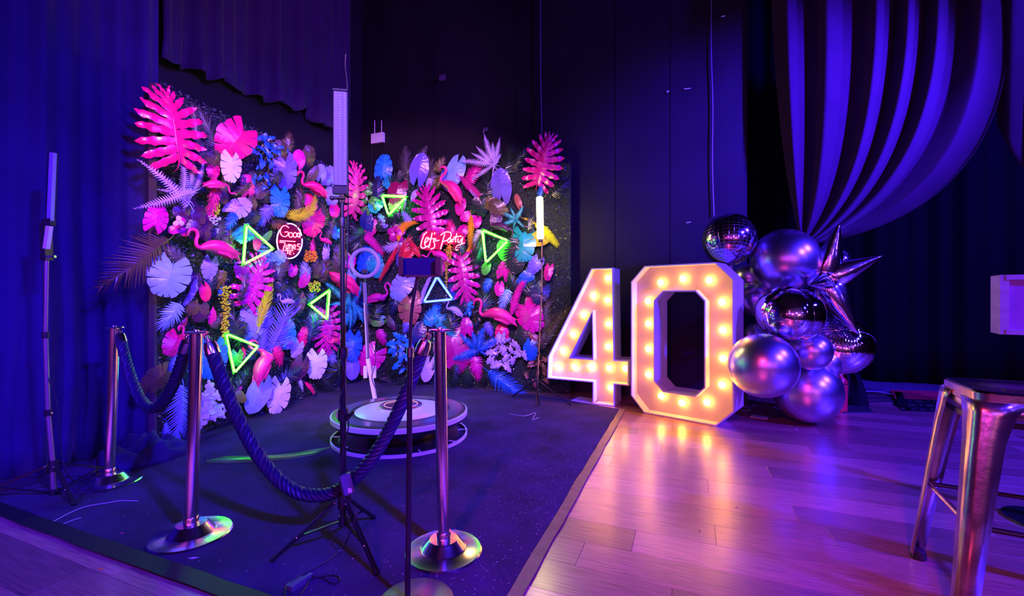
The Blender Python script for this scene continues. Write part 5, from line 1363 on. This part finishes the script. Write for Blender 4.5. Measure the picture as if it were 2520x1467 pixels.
mb = MB(); loops = [(hf + .003, .045, hs - .045), (hf + .002, .045, hs - .008), (hf - .004, .045, hs), (hf - .016, .04, hs - .002), (hf - .03, .035, hs - .009), (.04, .03, hs - .012), (.014, .012, hs - .012)]
vs = []; n = len(rsq(1, .1))
for h_, r_, z in loops: vs += [sw(x, y, z) for x, y in rsq(h_, min(r_, h_ * .95))]
mb.add(vs, [(i * n + k, i * n + (k + 1) % n, (i + 1) * n + (k + 1) % n, (i + 1) * n + k) for i in range(len(loops) - 1) for k in range(n)])
fix_normals(mb.build('seat', mat('dark_worn_seat', (.06, .05, .08), .25, .9, var=.3, vscale=7, bump=.08, bscale=20), t, angle=50))
mb = MB(); vs = []
for h_, z in ((hf + .0035, hs - .050), (hf + .0035, hs - .008)): vs += [sw(x, y, z) for x, y in rsq(h_, .045)]
mb.add(vs, [(k, (k + 1) % n, n + (k + 1) % n, n + k) for k in range(n)])
fix_normals(mb.build('seat_rim', M_gal, t))
mb = MB(); vs = []
for h_, z in ((hf - .004, hs - .095), (hf, hs - .05)): vs += [sw(x, y, z) for x, y in rsq(h_, .04)]
mb.add(vs, [(k, (k + 1) % n, n + (k + 1) % n, n + k) for k in range(n)])
o = fix_normals(mb.build('apron', M_gal, t)); o.modifiers.new('thickness', 'SOLIDIFY').thickness = .003
fs_ = .075                                              # splay of the legs
for su in (-1, 1):
    for sv in (-1, 1):
        mb = MB(); vs = []
        for q, wd in ((0, .125), (.06, .10), (.18, .080), (.5, .066), (1, .050)):
            o_ = fs_ * q; cu, cv = su * (hf + .007 + o_), sv * (hf + .007 + o_); z = lerp(hs - .034, .018, q); r_ = .020
            for (du, dv) in ((wd, 0), (wd * .5, 0), (r_, 0), (r_ * .3, r_ * .3), (0, r_), (0, wd * .5), (0, wd)):
                vs.append(sw(cu - su * du, cv - sv * dv, z))
        m = 7; mb.add(vs, [(i * m + k, i * m + k + 1, (i + 1) * m + k + 1, (i + 1) * m + k) for i in range(4) for k in range(m - 1)])
        o = fix_normals(mb.build('leg', M_gal, t, angle=60)); so = o.modifiers.new('thickness', 'SOLIDIFY'); so.thickness = .004; so.offset = 0
        f = sw(su * (hf + fs_ - .018), sv * (hf + fs_ - .018), .0)
        MB().lathe(f, [(.026, 0), (.027, .01), (.024, .035), (.018, .04)], 16).build('rubber_foot', M_rub, t)
zb_ = .33; ob = hf + fs_ * (1 - zb_ / hs) - .012
for su, sv, eu, ev in ((-1, -1, 1, -1), (1, -1, 1, 1), (1, 1, -1, 1), (-1, 1, -1, -1)):
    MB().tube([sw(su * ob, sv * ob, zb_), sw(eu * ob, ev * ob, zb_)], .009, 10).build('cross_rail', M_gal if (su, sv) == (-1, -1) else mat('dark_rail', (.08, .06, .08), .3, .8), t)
    a_, b_ = sw(su * (hf - .01), sv * (hf - .01), hs - .11), sw(eu * (hf - .01), ev * (hf - .01), hs - .11)
    MB().bar(a_ + Vector((0, 0, 0)), b_, .004, .02).build('inner_brace', M_black, t, smooth=False)
MB().ball(sw(hf + .02, -hf - .02 + .03, .58), .007, 10, 6).build('rivet', M_gal, t)
MB().bar(sw(.02, -.05, hs - .010), sw(.02, .06, hs - .010), .022, .004).build('hand_slot', M_bplast, t, smooth=False)

# wooden block box at the right edge, on a post that stands outside the frame
by = 2.05
c = P(2552, 750, by)
t = thing('menu_box', 'pale wooden box with a violet front, raised at the right edge above the stool', 'box', (c.x + .08, c.y + .1, 0))
w2 = 160 * by / F; h2 = 152 * by / F
Rb = Matrix.Rotation(R(-36), 3, 'Z'); cc = c + Vector((.09, .06, -.0))
M_timb = mat('pale_timber', (.62, .42, .44), .5, var=.15, vscale=6, stretch=(1, 1, 6))
MB().box(cc, (w2 * .86, .14, h2 * .84), Rb).build('panel', mat('violet_pink_panel', (.50, .16, .42), .45, var=.12), t, smooth=False)
for sx in (-1, 1): MB().box(cc + Rb @ Vector((sx * w2 * .45, 0, 0)), (.030, .16, h2), Rb).build('edge_board', M_timb, t, smooth=False)
for sz in (-1, 1): MB().box(cc + Vector((0, 0, sz * (h2 / 2 - .012))), (w2 * .87, .165, .024), Rb).build('edge_board', M_timb, t, smooth=False)
MB().tube([(cc.x + .10, cc.y + .05, 0), (cc.x + .10, cc.y + .05, cc.z - h2 / 2)], .03, 16).build('post', M_black, t)
MB().lathe((cc.x + .10, cc.y + .05, 0), [(.16, 0), (.16, .012), (.03, .02)], 32).build('base', M_black, t)

# ------------------------------------------------------------------ on the walls: router, wires, brackets
wp = RC + nb * 0.02
c = on_plane(930, 340, wp + nb * .02, nb); s = c.y / F
t = thing('wireless_router', 'small white box with two upright antennas high on the back wall', 'router', tuple(c))
Rw = Matrix.Rotation(math.atan2(E1.y, E1.x), 3, 'Z')
MB().box(c, (36 * s, .045, 24 * s), Rw).build('case', M_white, t, smooth=False)
for px in (922, 939):
    a = on_plane(px, 328, wp + nb * .02, nb); b = on_plane(px, 296, wp + nb * .02, nb); MB().tube([a, b], .006, 8).build('antenna', M_white, t)
def wire(pts, r_, lb, m, off=.012):
    q = catmull([on_plane(x, y, wp + nb * off, nb) for x, y in pts], 6)
    tag(MB().tube(q, r_, 6).build('wall_wire', m, org=tuple(q[-1])), lb, 'wire')
M_wire = mat('grey_violet_wire', (.16, .13, .26), .5)
wire([(1751, -40), (1750, 120), (1754, 260), (1753, 400), (1757, 532)], .007, 'pale wire hanging down the back wall to the disco ball balloon', M_wire)
wire([(1330, -40), (1330, 150), (1333, 300), (1334, 420)], .006, 'thin dark wire running down the back wall behind the yellow tube', M_wire)
wire([(916, 352), (915, 400), (913, 450)], .006, 'short cable dropping from the white router box into the leaves', M_cable)
wire([(858, 322), (880, 330), (905, 350), (914, 362)], .005, 'cable sagging from the raised curtain to the router box', M_cable)
def bracket(px, py, w_, lb):
    c = on_plane(px, py, wp + nb * .04, nb); s = c.y / F
    t = thing('wall_bracket', lb, 'bracket', tuple(c))
    mb = MB(); mb.box(c + nb * -.012, (w_ * s, .02, w_ * .8 * s), Rw); mb.build('plate', mat('dull_grey_metal', (.20, .14, .22), .4, .6), t, smooth=False)
    mb = MB(); mb.tube([c, c + nb * .05 + Vector((0, 0, -.03)), c + nb * .05 + Vector((0, 0, -.07))], .012, 8); mb.build('hook', mat('dull_grey_metal', (.20, .14, .22), .4, .6), t)
bracket(1087, 190, 18, 'small metal bracket high on the dark back wall left of the wire')
bracket(1194, 318, 12, 'small metal bracket just above the silvery fern on the back wall')
# scuffs and torn tape left on the black paint
for i, (x, y, a, b, lb) in enumerate([(1780, 40, 10, 3, 'upper torn white tape on the back wall right of the long wire'), (1644, 225, 6, 4, 'square scrap of tape on the back wall between the two wires'), (1692, 218, 16, 2, 'narrow torn tape on the back wall just left of the long wire'), (1695, 547, 12, 2, 'low scuffed tape on the back wall left of the disco ball')]):
    q = [on_plane(x + dx, y + dy, wp + nb * .003, nb) for dx, dy in ((-a / 2, -b / 2 + 1), (a / 2, -b / 2 - 1), (a / 2 - 1, b / 2 - 1), (-a / 2, b / 2 + 1))]
    tag(fix_normals(MB().add(q + [p + nb * .003 for p in q], [(0, 1, 2, 3), (7, 6, 5, 4), (0, 4, 5, 1), (1, 5, 6, 2), (2, 6, 7, 3), (3, 7, 4, 0)]).build('torn_tape', M_white, smooth=False, org=tuple(q[0]))), lb, 'tape')
